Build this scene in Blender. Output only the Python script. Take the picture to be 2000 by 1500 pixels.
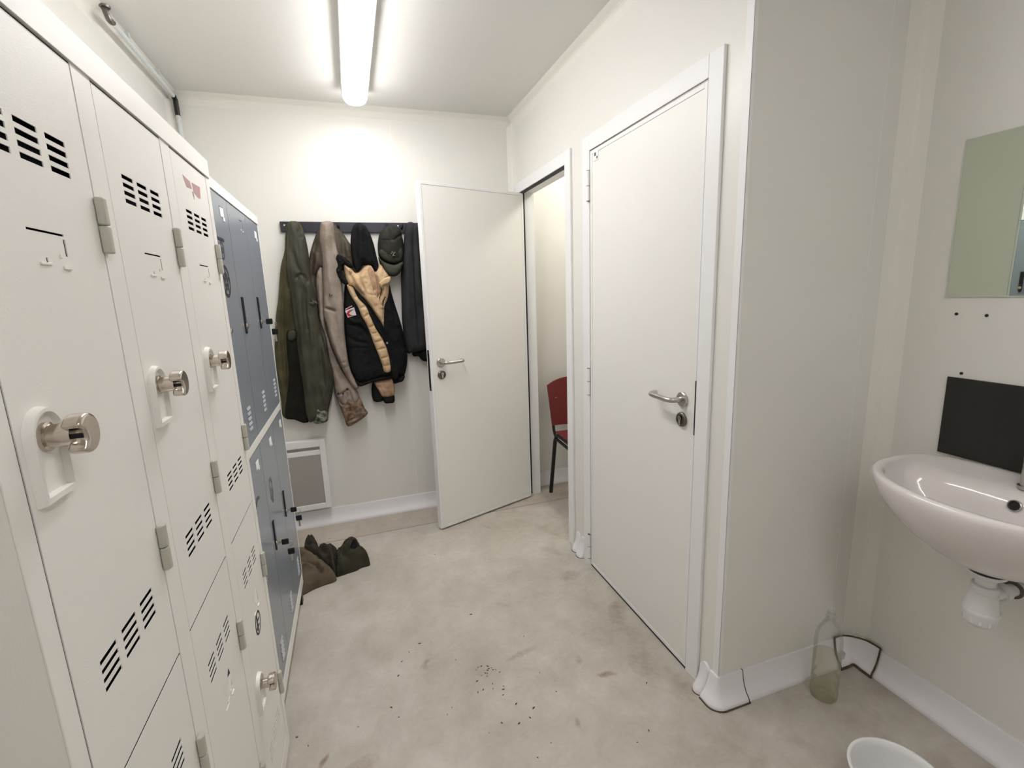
import bpy, bmesh, math, random
import numpy as np
from mathutils import Vector, Matrix, noise
for o in list(bpy.data.objects): bpy.data.objects.remove(o)
S = bpy.context.scene; C = S.collection; R = math.radians; PI = math.pi
random.seed(7)

# ------------------------------------------------------------------ camera
CAMZ = 1.4382; FPX = 937.4
def _m(ax, t):
    c, s = math.cos(t), math.sin(t)
    return {'x': Matrix(((1,0,0),(0,c,-s),(0,s,c))), 'y': Matrix(((c,0,s),(0,1,0),(-s,0,c))), 'z': Matrix(((c,-s,0),(s,c,0),(0,0,1)))}[ax]
RM = _m('z', -0.3163) @ _m('x', -0.1909) @ _m('y', 0.0347)
cd = bpy.data.cameras.new('camera'); cam = bpy.data.objects.new('camera', cd); C.objects.link(cam)
cd.sensor_fit = 'HORIZONTAL'; cd.sensor_width = 36; cd.lens = FPX/2000*36; cd.clip_start = 0.02
rt, fw, up = RM.col[0], RM.col[1], RM.col[2]
cam.matrix_world = Matrix(((rt.x, up.x, -fw.x, 0), (rt.y, up.y, -fw.y, 0), (rt.z, up.z, -fw.z, CAMZ), (0,0,0,1)))
S.camera = cam

# ------------------------------------------------------------------ world, exposure
w = bpy.data.worlds.new('world'); S.world = w; w.use_nodes = True
w.node_tree.nodes['Background'].inputs[0].default_value = (.9, .93, 1, 1); w.node_tree.nodes['Background'].inputs[1].default_value = 0.02
S.view_settings.view_transform = 'Standard'; S.view_settings.look = 'None'
S.view_settings.exposure = 1.25; S.view_settings.gamma = 1; S.view_settings.use_curve_mapping = False
LAMP = 13.5          # emission of the ceiling batten
FILL_LAMP = 10.0          # weaker unseen batten, added behind the camera as fill light
LAMP2 = 15.0         # emission of the lamp in the next room

def at(u, v, ax, val):
    """photo point on a world plane"""
    d = RM @ Vector(((u-1000)/FPX, 1, -(v-750)/FPX)); o = Vector((0,0,CAMZ)); i = 'xyz'.index(ax)
    return o + d*((val-o[i])/d[i])

# ------------------------------------------------------------------ helpers
def srgb(r, g, b):
    f = lambda c: (c/255/12.92) if c/255 <= .04045 else ((c/255+.055)/1.055)**2.4
    return (f(r), f(g), f(b), 1)
def mat(name, col, rough=.5, metal=0, bump=0, bscale=200, vary=0, vscale=3, spec=.5, coat=0, col2=None, trans=0, ior=1.45, emit=None, estr=0, vdet=4):
    m = bpy.data.materials.new(name); m.use_nodes = True; N = m.node_tree.nodes; L = m.node_tree.links
    b = N['Principled BSDF']
    b.inputs['Base Color'].default_value = col; b.inputs['Roughness'].default_value = rough; b.inputs['Metallic'].default_value = metal
    b.inputs['Specular IOR Level'].default_value = spec; b.inputs['Coat Weight'].default_value = coat; b.inputs['Coat Roughness'].default_value = .15
    b.inputs['Transmission Weight'].default_value = trans; b.inputs['IOR'].default_value = ior
    if emit: b.inputs['Emission Color'].default_value = emit; b.inputs['Emission Strength'].default_value = estr
    tc = N.new('ShaderNodeTexCoord')
    if vary or col2:
        n = N.new('ShaderNodeTexNoise'); n.inputs['Scale'].default_value = vscale; n.inputs['Detail'].default_value = vdet; n.inputs['Roughness'].default_value = .6
        r = N.new('ShaderNodeValToRGB'); c2 = col2 or tuple(min(1, c*(1+vary)) for c in col[:3])+(1,)
        c1 = col if col2 else tuple(c*(1-vary) for c in col[:3])+(1,)
        r.color_ramp.elements[0].position = .35; r.color_ramp.elements[1].position = .65
        r.color_ramp.elements[0].color = c1; r.color_ramp.elements[1].color = c2
        L.new(tc.outputs['Object'], n.inputs['Vector']); L.new(n.outputs['Fac'], r.inputs['Fac']); L.new(r.outputs['Color'], b.inputs['Base Color'])
    if bump:
        n = N.new('ShaderNodeTexNoise'); n.inputs['Scale'].default_value = bscale; n.inputs['Detail'].default_value = 3
        bp = N.new('ShaderNodeBump'); bp.inputs['Strength'].default_value = bump; bp.inputs['Distance'].default_value = .002
        L.new(tc.outputs['Object'], n.inputs['Vector']); L.new(n.outputs['Fac'], bp.inputs['Height']); L.new(bp.outputs['Normal'], b.inputs['Normal'])
    return m
def newbm(): return bmesh.new()
def box(bm, x0, x1, y0, y1, z0, z1, M=None):
    co = [(x,y,z) for x in (x0,x1) for y in (y0,y1) for z in (z0,z1)]
    v = [bm.verts.new(M @ Vector(c) if M else c) for c in co]
    for f in ((0,1,3,2),(4,6,7,5),(0,4,5,1),(2,3,7,6),(0,2,6,4),(1,5,7,3)): bm.faces.new([v[i] for i in f])
def loft(bm, rings, close=True, cap=True):
    vs = [[bm.verts.new(p) for p in r] for r in rings]; n = len(rings[0])
    for a, b in zip(vs, vs[1:]):
        for i in range(n if close else n-1):
            j = (i+1) % n; bm.faces.new((a[i], a[j], b[j], b[i]))
    if cap:
        bm.faces.new(vs[0][::-1]); bm.faces.new(vs[-1])
    return vs
def frame(d):
    d = d.normalized(); a = Vector((0,0,1)) if abs(d.z) < .9 else Vector((1,0,0))
    x = d.cross(a).normalized(); return x, d.cross(x).normalized()
def tube(bm, pts, r, n=12, cap=True):
    pts = [Vector(p) for p in pts]; rs = r if isinstance(r, (list, tuple)) else [r]*len(pts); rings = []; px = None
    for i, p in enumerate(pts):
        d = (pts[min(i+1, len(pts)-1)] - pts[max(i-1, 0)])
        x, y = frame(d)
        if px is not None:
            x = (px - d.normalized()*px.dot(d.normalized())).normalized(); y = d.normalized().cross(x)
        px = x
        rings.append([p + (x*math.cos(t)+y*math.sin(t))*rs[i] for t in [2*PI*k/n for k in range(n)]])
    loft(bm, rings, cap=cap)
def lathe(bm, prof, c, axis='z', n=32, cap=True):
    rings = []
    for r, h in prof:
        ring = []
        for k in range(n):
            a = 2*PI*k/n; p = (r*math.cos(a), r*math.sin(a), h)
            if axis == 'x': p = (p[2], p[0], p[1])
            if axis == 'y': p = (p[1], p[2], p[0])
            ring.append(Vector(c)+Vector(p))
        rings.append(ring)
    loft(bm, rings, cap=cap)
def prism(bm, pts, f0, f1):
    """pts 2D polygon; f0, f1 map (a,b) -> 3D for the two ends"""
    a = [bm.verts.new(f0(*p)) for p in pts]; b = [bm.verts.new(f1(*p)) for p in pts]; n = len(pts)
    bm.faces.new(a[::-1]); bm.faces.new(b)
    for i in range(n): bm.faces.new((a[i], a[(i+1)%n], b[(i+1)%n], b[i]))
def catmull(pts, n=8, closed=False):
    P = [np.array(p, float) for p in pts]; out = []; m = len(P)
    for i in range(m if closed else m-1):
        if closed: p0, p1, p2, p3 = P[i-1], P[i], P[(i+1)%m], P[(i+2)%m]
        else: p0, p1, p2, p3 = P[max(i-1,0)], P[i], P[i+1], P[min(i+2,m-1)]
        for k in range(n):
            t = k/n; out.append(tuple(.5*((2*p1)+(-p0+p2)*t+(2*p0-5*p1+4*p2-p3)*t*t+(-p0+3*p1-3*p2+p3)*t**3)))
    if not closed: out.append(tuple(P[-1]))
    return out
def obj(name, bm, m, parent=None, bevel=0, smooth=False, seg=2, angle=35):
    bmesh.ops.recalc_face_normals(bm, faces=bm.faces)
    me = bpy.data.meshes.new(name); bm.to_mesh(me); bm.free()
    o = bpy.data.objects.new(name, me); C.objects.link(o)
    if m: me.materials.append(m)
    if parent: 
        o.parent = parent; o.matrix_parent_inverse = Matrix.Translation(-parent.location) if parent.type == 'EMPTY' or parent.location.length else Matrix()
    if smooth:
        for p in me.polygons: p.use_smooth = True
        if smooth != 'all':
            bm2 = bmesh.new(); bm2.from_mesh(me)
            for e in bm2.edges:
                if len(e.link_faces) == 2 and e.calc_face_angle(0) > R(angle): e.smooth = False
            bm2.to_mesh(me); bm2.free()
    if bevel:
        md = o.modifiers.new('bevel', 'BEVEL'); md.width = bevel; md.segments = seg; md.limit_method = 'ANGLE'; md.angle_limit = R(40)
    return o
def bx(name, dims, m, parent=None, bevel=0, **k):
    bm = newbm(); ds = dims if isinstance(dims, list) else [dims]
    for d in ds: box(bm, *d)
    return obj(name, bm, m, parent, bevel, **k)
def thing(name, label, cat, loc=(0,0,0), group=None):
    o = bpy.data.objects.new(name, None); C.objects.link(o); o.location = loc; o.empty_display_size = .1
    return tag(o, label, cat, group)
def tag(o, label, cat, group=None, kind=None):
    o['label'] = label; o['category'] = cat
    if group: o['group'] = group
    if kind: o['kind'] = kind
    return o
def struct(name, bm, m, label=None, **k):
    o = obj(name, bm, m, **k); o['kind'] = 'structure'
    if label: o['label'] = label
    return o
def panel_x(bm, x, th, y0, y1, z0, z1, holes):
    """plate facing +x with its front at x, real rectangular holes (ya,yb,za,zb)"""
    ys = sorted({y0, y1, *[h[0] for h in holes], *[h[1] for h in holes]}); zs = sorted({z0, z1, *[h[2] for h in holes], *[h[3] for h in holes]})
    inh = lambda a, b: any(h[0] < a < h[1] and h[2] < b < h[3] for h in holes)
    nY, nZ = len(ys)-1, len(zs)-1
    full = [[not inh((ys[i]+ys[i+1])/2, (zs[j]+zs[j+1])/2) for j in range(nZ)] for i in range(nY)]
    V = {}
    def v(i, j, k):
        if (i,j,k) not in V: V[(i,j,k)] = bm.verts.new((x if k else x-th, ys[i], zs[j]))
        return V[(i,j,k)]
    for i in range(nY):
        for j in range(nZ):
            if not full[i][j]: continue
            bm.faces.new((v(i,j,1), v(i+1,j,1), v(i+1,j+1,1), v(i,j+1,1)))
            bm.faces.new((v(i,j,0), v(i,j+1,0), v(i+1,j+1,0), v(i+1,j,0)))
            for di, dj, e in ((-1,0,((i,j),(i,j+1))), (1,0,((i+1,j),(i+1,j+1))), (0,-1,((i,j),(i+1,j))), (0,1,((i,j+1),(i+1,j+1)))):
                a, b = i+di, j+dj
                if not (0 <= a < nY and 0 <= b < nZ and full[a][b]):
                    (p, q), (r_, s) = e; bm.faces.new((v(p,q,0), v(r_,s,0), v(r_,s,1), v(p,q,1)))

# ------------------------------------------------------------------ materials
M = {}
M['wall'] = mat('wall_panel', srgb(234,232,226), .33, spec=.5, bump=.03, bscale=40)
M['white'] = mat('white_trim', srgb(240,240,240), .4)
M['cove'] = mat('cove_plastic', srgb(236,234,226), .45)
M['skirt'] = mat('skirting_plastic', srgb(238,236,240), .3)
M['ceil'] = mat('ceiling_panel', srgb(226,224,219), .33, bump=.02, bscale=30)
M['door'] = mat('door_leaf', srgb(240,238,233), .4, bump=.02)
M['locker'] = mat('locker_paint', srgb(240,237,232), .42, bump=.12, bscale=500)
M['lockerw'] = mat('locker_white', srgb(240,239,234), .35, bump=.05, bscale=500)
M['inside'] = mat('locker_inside_shade', srgb(18,18,22), .9, spec=.1)  # black colour stands in for the shade inside the lockers
M['blue'] = mat('blue_paint', srgb(136,144,154), .25, bump=.05, bscale=400)
M['dark'] = mat('black_gap', srgb(22,20,26), .6)
M['black'] = mat('black_plastic', srgb(24,24,27), .35)
M['railblk'] = mat('black_lacquer', srgb(50,50,60), .3)
M['steel'] = mat('brushed_steel', srgb(190,186,182), .28, 1)
M['steeld'] = mat('dark_steel', srgb(120,114,110), .35, 1)
M['nickel'] = mat('nickel', srgb(205,196,186), .18, 1)
M['hinge'] = mat('hinge_zinc', srgb(190,188,176), .4, .0)
M['paper'] = mat('paper', srgb(245,245,245), .7)
M['ceramic'] = mat('ceramic', srgb(236,230,228), .12, coat=.6)
M['plastic'] = mat('white_plastic', srgb(232,232,232), .3)
M['tile'] = mat('black_tile', srgb(38,37,33), .35, vary=.12, vscale=14)
M['grime'] = mat('grime', srgb(88,74,58), .9, vary=.3, vscale=60)
M['glass'] = mat('mirror_glass', srgb(214,222,208), .015, 1)
M['hole'] = mat('screw_hole', srgb(60,55,48), .8)
M['red'] = mat('red_plastic', srgb(116,44,46), .4)
M['blackmetal'] = mat('black_metal', srgb(22,22,24), .3)
M['conduit'] = mat('grey_conduit', srgb(215,220,220), .4)
M['print'] = mat('dark_print', srgb(44,44,52), .6)
M['printf'] = mat('faded_print', srgb(84,92,96), .6)
M['redprint'] = mat('red_print', srgb(205,140,132), .7, col2=srgb(165,165,172), vscale=70)
M['badge_red'] = mat('badge_red', srgb(170,40,42), .8); M['badge_white'] = mat('badge_white', srgb(205,200,205), .8)
def cl(name, a, b, vs=9, rough=.85, bump=.5, bs=700, spec=.25): M[name] = mat(name, srgb(*a), rough, bump=bump, bscale=bs, col2=srgb(*b), vscale=vs, spec=spec, vdet=7)
cl('green_cloth', (52,53,42), (71,70,57), 9, .62, .35, 300, .35)
cl('green_back', (62,60,40), (88,84,58), 10, .7)
cl('green_dark', (22,22,18), (34,34,27), 14)
cl('worn_cuff', (60,64,50), (140,142,124), 60)
cl('taupe_cloth', (134,120,110), (160,147,136), 14)
cl('taupe_dirty', (82,64,50), (142,120,103), 42)
cl('brown_cloth', (66,58,49), (84,76,64), 8, .6, .3, 300, .35)
cl('black_cloth', (16,16,17), (25,25,26), 12)
cl('fur', (12,12,13), (30,29,29), 70, .95, 1.0, 250)
cl('tan_cloth', (192,162,126), (214,186,150), 16)
cl('tan_soiled', (160,128,104), (200,168,138), 20)
cl('charcoal_cloth', (42,42,43), (54,54,55), 10)
cl('cap_cloth', (38,37,34), (52,51,46), 14)
cl('cap_olive', (50,50,42), (74,74,62), 22)
cl('floor_olive', (48,46,36), (66,62,50), 18)
cl('floor_brown', (84,74,60), (106,94,78), 14)
# clear plastic: refractive with light passing through
def clear(name, col, rough=.03, mixv=.3):
    m = bpy.data.materials.new(name); m.use_nodes = True; N = m.node_tree.nodes; L = m.node_tree.links; N.remove(N['Principled BSDF'])
    g = N.new('ShaderNodeBsdfGlossy'); g.inputs['Roughness'].default_value = rough; t = N.new('ShaderNodeBsdfTransparent'); t.inputs[0].default_value = col
    d = N.new('ShaderNodeBsdfTranslucent'); d.inputs[0].default_value = (.8,.8,.75,1)
    f = N.new('ShaderNodeFresnel'); f.inputs[0].default_value = 1.18; mx = N.new('ShaderNodeMixShader'); mx2 = N.new('ShaderNodeMixShader'); mx2.inputs[0].default_value = mixv
    L.new(t.outputs[0], mx2.inputs[1]); L.new(d.outputs[0], mx2.inputs[2]); fm = N.new('ShaderNodeMath'); fm.operation = 'MULTIPLY'; fm.inputs[1].default_value = .35; L.new(f.outputs[0], fm.inputs[0]); L.new(fm.outputs[0], mx.inputs[0]); L.new(mx2.outputs[0], mx.inputs[1]); L.new(g.outputs[0], mx.inputs[2])
    L.new(mx.outputs[0], N['Material Output'].inputs[0]); return m
M['pet'] = clear('clear_plastic', (.985,.985,.98,1), .08, .06)
M['water'] = clear('water', (.97,.97,.90,1), .08, .15)
def emat(name, col, s):
    m = bpy.data.materials.new(name); m.use_nodes = True; N = m.node_tree.nodes; b = N['Principled BSDF']
    b.inputs['Base Color'].default_value = (.9,.9,.9,1); b.inputs['Emission Color'].default_value = col; b.inputs['Emission Strength'].default_value = s; return m
M['lamp'] = emat('lamp_diffuser', (1,.985,.985,1), LAMP); M['fill_lamp'] = emat('fill_lamp_diffuser', (1,.985,.985,1), FILL_LAMP); M['lamp2'] = emat('lamp_diffuser_next_room', (1,.97,.88,1), LAMP2)

# concrete floor
def floor_mat():
    m = bpy.data.materials.new('concrete'); m.use_nodes = True; N = m.node_tree.nodes; L = m.node_tree.links; b = N['Principled BSDF']
    tc = N.new('ShaderNodeTexCoord'); pos = tc.outputs['Object']
    def ns(scale, det, rough=.6, dist=0):
        n = N.new('ShaderNodeTexNoise'); n.inputs['Scale'].default_value = scale; n.inputs['Detail'].default_value = det; n.inputs['Roughness'].default_value = rough; n.inputs['Distortion'].default_value = dist
        L.new(pos, n.inputs['Vector']); return n.outputs['Fac']
    def ramp(fac, p0, c0, p1, c1):
        r = N.new('ShaderNodeValToRGB'); r.color_ramp.elements[0].position = p0; r.color_ramp.elements[1].position = p1
        r.color_ramp.elements[0].color = c0; r.color_ramp.elements[1].color = c1; L.new(fac, r.inputs[0]); return r.outputs[0]
    def mix(mode, fac, a, bb):
        x = N.new('ShaderNodeMixRGB'); x.blend_type = mode
        for k, v in enumerate((fac, a, bb)):
            if isinstance(v, (float, int)): x.inputs[k].default_value = v
            elif isinstance(v, tuple): x.inputs[k].default_value = v
            else: L.new(v, x.inputs[k])
        return x.outputs[0]
    def mth(op, a, c=None, d=None):
        x = N.new('ShaderNodeMath'); x.operation = op
        for k, v in enumerate((a, c, d)):
            if v is None: continue
            if isinstance(v, (float, int)): x.inputs[k].default_value = v
            else: L.new(v, x.inputs[k])
        return x.outputs[0]
    base = ramp(ns(2.3, 6), .3, srgb(186,179,168), .7, srgb(212,206,196))
    base = mix('MULTIPLY', .75, base, ramp(ns(9, 8, .7, .6), .32, (.82,.80,.78,1), .62, (1,1,1,1)))
    base = mix('MULTIPLY', .5, base, ramp(ns(60, 4), .3, (.86,.86,.86,1), .7, (1,1,1,1)))
    sx = N.new('ShaderNodeSeparateXYZ'); L.new(pos, sx.inputs[0]); X, Y = sx.outputs[0], sx.outputs[1]
    blot = ramp(ns(5.5, 5, .65, .4), .5, (0,0,0,1), .72, (1,1,1,1))
    # traffic dirt along the doors
    band = mth('MULTIPLY', mth('SMOOTH_MIN', mth('MAXIMUM', mth('MULTIPLY', mth('SUBTRACT', X, .55), 2.2), 0.0), 1.0, .2), .55)
    base = mix('MULTIPLY', mth('MULTIPLY', band, blot), base, (.62,.55,.48,1))
    # single stains: centre x, y, half lengths, angle, strength, colour
    wob = ns(38, 5, .7)
    for cx, cy, a, bb, ang, st, col in [(.939,2.034,.07,.05,20,.55,(.45,.40,.34,1)), (.532,1.613,.085,.02,14,.5,(.5,.40,.33,1)), (.795,1.398,.045,.018,-12,.7,(.42,.30,.22,1)), (.164,1.711,.025,.012,40,.6,(.4,.34,.28,1)),
            (.148,1.68,.018,.018,0,.5,(.45,.4,.3,1)), (.966,1.436,.16,.06,70,.35,(.5,.42,.34,1)), (1.02,1.70,.10,.05,60,.45,(.45,.38,.3,1)), (-.214,1.398,.035,.012,60,.7,(.35,.2,.14,1)), (-.10,1.347,.06,.03,10,.45,(.45,.33,.26,1)),
            (.30,1.56,.10,.07,0,.22,(.5,.45,.4,1)), (.62,1.45,.16,.10,30,.2,(.5,.45,.4,1)), (.60,1.25,.03,.012,80,.45,(.4,.34,.28,1)), (.89,1.62,.13,.09,45,.3,(.5,.46,.4,1)), (.55,1.93,.05,.02,-40,.3,(.5,.4,.33,1)), (.68,2.7,.05,.01,-50,.3,(.4,.35,.3,1)),
            (.45,2.35,.10,.05,10,.2,(.6,.5,.42,1)), (.73,1.50,.014,.03,-20,.45,(.45,.36,.28,1)), (1.02,1.25,.08,.05,60,.3,(.45,.38,.3,1))]:
        c, s = math.cos(R(ang)), math.sin(R(ang)); dx = mth('SUBTRACT', X, cx); dy = mth('SUBTRACT', Y, cy)
        u = mth('DIVIDE', mth('ADD', mth('MULTIPLY', dx, c), mth('MULTIPLY', dy, s)), a); v = mth('DIVIDE', mth('SUBTRACT', mth('MULTIPLY', dy, c), mth('MULTIPLY', dx, s)), bb)
        d = mth('ADD', mth('ADD', mth('MULTIPLY', u, u), mth('MULTIPLY', v, v)), mth('MULTIPLY', mth('SUBTRACT', wob, .5), 2.6))
        f = mth('MULTIPLY', mth('MAXIMUM', mth('SUBTRACT', 1.0, d), 0.0), st)
        base = mix('MULTIPLY', mth('MINIMUM', f, 1.0), base, tuple(q**.8 for q in col[:3])+(1,))
    # strip behind the saw joint
    joint = mth('SUBTRACT', Y, mth('ADD', mth('MULTIPLY', X, .012), 2.872))
    base = mix('MULTIPLY', mth('MULTIPLY', mth('GREATER_THAN', joint, 0.0), .6), base, (.86,.80,.74,1))
    ln = mth('LESS_THAN', mth('ABSOLUTE', joint), .0028)
    base = mix('MIX', mth('MULTIPLY', ln, .75), base, srgb(84,74,64))
    L.new(base, b.inputs['Base Color'])
    rr = N.new('ShaderNodeMapRange'); L.new(ns(7, 4), rr.inputs[0]); rr.inputs[3].default_value = .42; rr.inputs[4].default_value = .62; L.new(rr.outputs[0], b.inputs['Roughness'])
    bp = N.new('ShaderNodeBump'); bp.inputs['Strength'].default_value = .12; bp.inputs['Distance'].default_value = .002; L.new(ns(90, 5), bp.inputs['Height']); L.new(bp.outputs[0], b.inputs['Normal'])
    return m
M['floor'] = floor_mat()

# ------------------------------------------------------------------ room
XL, XR, XS = -.80, 1.094, 1.735      # locker wall, door wall, sink wall
YB, YC, Y0 = 3.144, 1.156, -1.25     # coat wall, return wall beside the sink, wall behind the camera
H = 2.5085; TH = .08; XN = 3.3
LT = 2.04                             # leaf top
bm = newbm(); box(bm, XL-.1, XN+.1, Y0-.1, YB+.15, -.1, 0); struct('floor', bm, M['floor'], 'grey stained concrete floor with a saw joint')
bm = newbm(); box(bm, XL-.1, XN+.1, Y0-.1, YB+.15, H, H+.1); struct('ceiling', bm, M['ceil'])
def wall(name, boxes, joints=()):
    bm = newbm()
    for b in boxes: box(bm, *b)
    o = struct(name, bm, M['wall'])
    for j in joints: bx('panel_joint', j, M['white'], o)
    return o
wall('wall_left', [(XL-TH, XL, Y0, YB, 0, H)])
wall('wall_back', [(XL-TH, XR, YB, YB+TH, 0, H), (XR, XN, YB+.045, YB+TH+.045, 0, H)], [(.3205,.3235, YB-.0008, YB, .10, H-.06)])
D1 = (1.30, 2.085); D2 = (2.335, 3.055); OT = 2.055     # door openings in the wall and their top
wall('wall_right', [(XR, XR+TH, YC+TH, D1[0], 0, H), (XR, XR+TH, D1[1], D2[0], 0, H), (XR, XR+TH, D2[1], YB+.045, 0, H), (XR, XR+TH, D1[0], D1[1], OT, H), (XR, XR+TH, D2[0], D2[1], OT, H)],
     [(XR-.0008, XR, 2.3885, 2.3915, 2.12, H-.06)])
wall('wall_return', [(XR, XS+TH, YC, YC+TH, 0, H)], [(1.607,1.610, YC-.0008, YC, .1, H-.06)])
wall('wall_sink', [(XS, XS+TH, Y0, YC, 0, H)])
wall('wall_front', [(XL-TH, XS+TH, Y0-TH, Y0, 0, H)])
wall('wall_partition', [(XR+TH, XN, 2.19, 2.25, 0, H)]); wall('wall_far', [(XN, XN+TH, YC+TH, YB+.13, 0, H)])
# panel corner angle on the outside corner
bm = newbm(); box(bm, XR-.0012, XR, YC-.0015, YC+.026, .08, H); box(bm, XR-.0015, XR+.012, YC-.0015, YC, .08, H); struct('trim_1', bm, M['white'], 'white metal angle covering the outer wall corner')
# coves: diagonal strips in the angles
def cove(name, p0, p1, n1, n2, s=.05, label=None):
    p0, p1, n1, n2 = map(Vector, (p0, p1, n1, n2)); k = 7; prof = []
    for i in range(k):
        t = i/(k-1); c = .82; prof.append((s*(1-t), s*t, ) if 0 else (s*((1-t)*(1-.28*math.sin(PI*t))), s*(t*(1-.28*math.sin(PI*t)))))
    bm = newbm(); loft(bm, [[p + n1*.0 + n2*.0] + [p + n1*a + n2*b for a, b in prof] for p in (p0, p1)])
    return struct(name, bm, M['cove'], label)
cove('trim_2', (XL,YB,H), (XR,YB,H), (0,-1,0), (0,0,-1), .052)
cove('trim_3', (XR,YC-.0,H), (XR,YB,H), (-1,0,0), (0,0,-1), .052)
cove('trim_4', (XL,Y0,H), (XL,YB,H), (1,0,0), (0,0,-1), .052)
cove('trim_5', (XR,YB,.0), (XR,YB,H), (-1,0,0), (0,-1,0), .045)
cove('trim_6', (XL,YB,.0), (XL,YB,H), (1,0,0), (0,-1,0), .05)
cove('trim_7', (XS,YC,.1), (XS,YC,H), (-1,0,0), (0,-1,0), .058)
cove('trim_8', (XR,YC,H), (XS,YC,H), (0,-1,0), (0,0,-1), .052)
cove('trim_9', (XS,Y0,H), (XS,YC,H), (-1,0,0), (0,0,-1), .052)

# skirting: concave profile swept along the foot of the walls
SK = [(0,.098),(.006,.098),(.008,.088),(.011,.07),(.017,.048),(.027,.028),(.038,.016),(.041,.008),(.041,0),(0,0)]
def skirt(name, p0, p1, n, k=1.0, m0=0, m1=0, parent=None, mat_='skirt', smooth=True):
    p0, p1, n = Vector(p0), Vector(p1), Vector(n); t = (p1-p0).normalized()
    bm = newbm(); loft(bm, [[p + n*a*k + t*(mm*a*k) + Vector((0,0,b*(1+(k-1)*.35))) for a, b in SK] for p, mm in ((p0, m0), (p1, m1))])
    return obj(name, bm, M[mat_], parent, smooth=smooth, angle=50)
def bsb(o, label=None):
    o['kind'] = 'structure'
    if label: o['label'] = label
    return o
bsb(skirt('baseboard_back', (XL,YB,0), (XR-.0,YB,0), (0,-1,0)))
bsb(skirt('baseboard_next_room', (XR+TH+.05,YB+.045,0), (XN,YB+.045,0), (0,-1,0)))
bsb(skirt('baseboard_return', (1.19,YC,0), (XS-.108,YC,0), (0,-1,0)))
bsb(skirt('baseboard_sink', (XS,1.047,0), (XS,Y0,0), (-1,0,0)))
bsb(skirt('baseboard_front', (XS,Y0,0), (XL,Y0,0), (0,1,0)))
bsb(skirt('baseboard_left', (XL,YB,0), (XL,2.4,0), (1,0,0)))
# moulded pieces on the outer corner, the stub beside the door frame, and the inner corner piece
def corner_sweep(name, path, normals, k, m_, parent=None):
    bm = newbm(); rings = []
    for p, n in zip(path, normals):
        rings.append([Vector((p[0],p[1],0)) + Vector((n[0],n[1],0))*a*k + Vector((0,0,b*(1+(k-1)*.3))) for a, b in SK])
    loft(bm, rings); return obj(name, bm, m_, parent, smooth=True, angle=60)
def around(cx, cy, a0, a1, n=9): return [(math.cos(R(a0+(a1-a0)*i/n)), math.sin(R(a0+(a1-a0)*i/n))) for i in range(n+1)]
nr = [(0,-1)] + around(0,0,-90,-180) + [(-1,0)]
pt = [(1.192,YC)] + [(XR,YC)]*10 + [(XR,1.190)]
e = thing('skirting_corner', 'white moulded skirting corner piece wrapping the outer wall corner, edged with brown grime', 'skirting corner', (XR,YC,0))
corner_sweep('moulding', pt, nr, 1.09, M['skirt'], e)
corner_sweep('sealant', [(1.198,YC)] + [(XR,YC)]*10 + [(XR,1.190)], nr, 1.09, M['grime'], e).scale = (1,1,1)
e.children[-1].location = (0,0,0)
for v in e.children[-1].data.vertices:      # the brown line is only a few millimetres high at the toe
    if v.co.z > .004: v.co.z = .004
    d = Vector((v.co.x-XR, v.co.y-YC)) if v.co.x < XR and v.co.y < YC else None
    if v.co.x < XR+.001 and v.co.x < XR-.03: v.co.x -= .004
    if v.co.y < YC-.03: v.co.y -= .004
def seam(name, p, n, t, k, parent, m_='grime', wd=.003):
    bm = newbm(); n = Vector(n); t = Vector(t); p = Vector(p)
    loft(bm, [[p + t*s + n*a*k + Vector((0,0,b*(1+(k-1)*.35))) for a, b in SK] for s in (0, wd)]); return obj(name, bm, M[m_], parent)
seam('sealant', (1.192,YC,0), (0,-1,0), (1,0,0), 1.12, e)
def stub(label, y0, y1, k=1.14):
    t = thing('skirting_stub', label, 'skirting stub', (XR,(y0+y1)/2,0))
    bm = newbm(); n = 12; rings = []
    for i in range(n+1):
        f = i/n; y = y0+(y1-y0)*f; q = math.sin(PI*f)**.35 if 0 < f < 1 else .25
        rings.append([Vector((XR - a*k*(.35+.65*q) - (.001 if a else 0), y, b*(.55+.45*q)*1.12)) for a, b in SK])
    loft(bm, rings); obj('moulding', bm, M['skirt'], t, smooth=True, angle=70)
    bm = newbm(); loft(bm, [[Vector((r[8].x-.002 if r[8].x < XR-.002 else XR-.003, r[8].y, zz)) for r in rings] + [Vector((XR,y1+.001,zz)), Vector((XR,y0-.001,zz))] for zz in (0,.0025)]); obj('sealant', bm, M['grime'], t)
stub('small white skirting end piece between the closed door frame and the outer wall corner', 1.190, 1.242)
stub('small white skirting end piece beside the closed door frame hinges', 2.150, 2.212, 1.0)
stub('small white skirting end piece beside the doorway with the red chair', 2.212, 2.268, .92)
e = thing('skirting_corner', 'white skirting piece in the inner corner behind the bottle, outlined with dark grime', 'skirting corner', (XS,YC,0))
tp_ = [(XS-.108,YC-.003),(XS-.066,YC-.008),(XS-.034,YC-.034),(XS-.008,YC-.066),(XS-.003,YC-.108)]
to_ = [(XS-.112,YC-.047),(XS-.074,YC-.047),(XS-.047,YC-.047),(XS-.047,YC-.074),(XS-.047,YC-.112)]
tp_, to_ = catmull(tp_, 4), catmull(to_, 4); rings = []
for p, q in zip(tp_, to_):
    rings.append([Vector((p[0]+(q[0]-p[0])*a_/.041 if i not in (0,9) else XS-.001, p[1]+(q[1]-p[1])*a_/.041 if i not in (0,9) else YC-.001, b_*1.08)) for i, (a_, b_) in enumerate(SK)])
bm = newbm(); loft(bm, rings); obj('moulding', bm, M['skirt'], e, smooth=True, angle=70)
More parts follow.
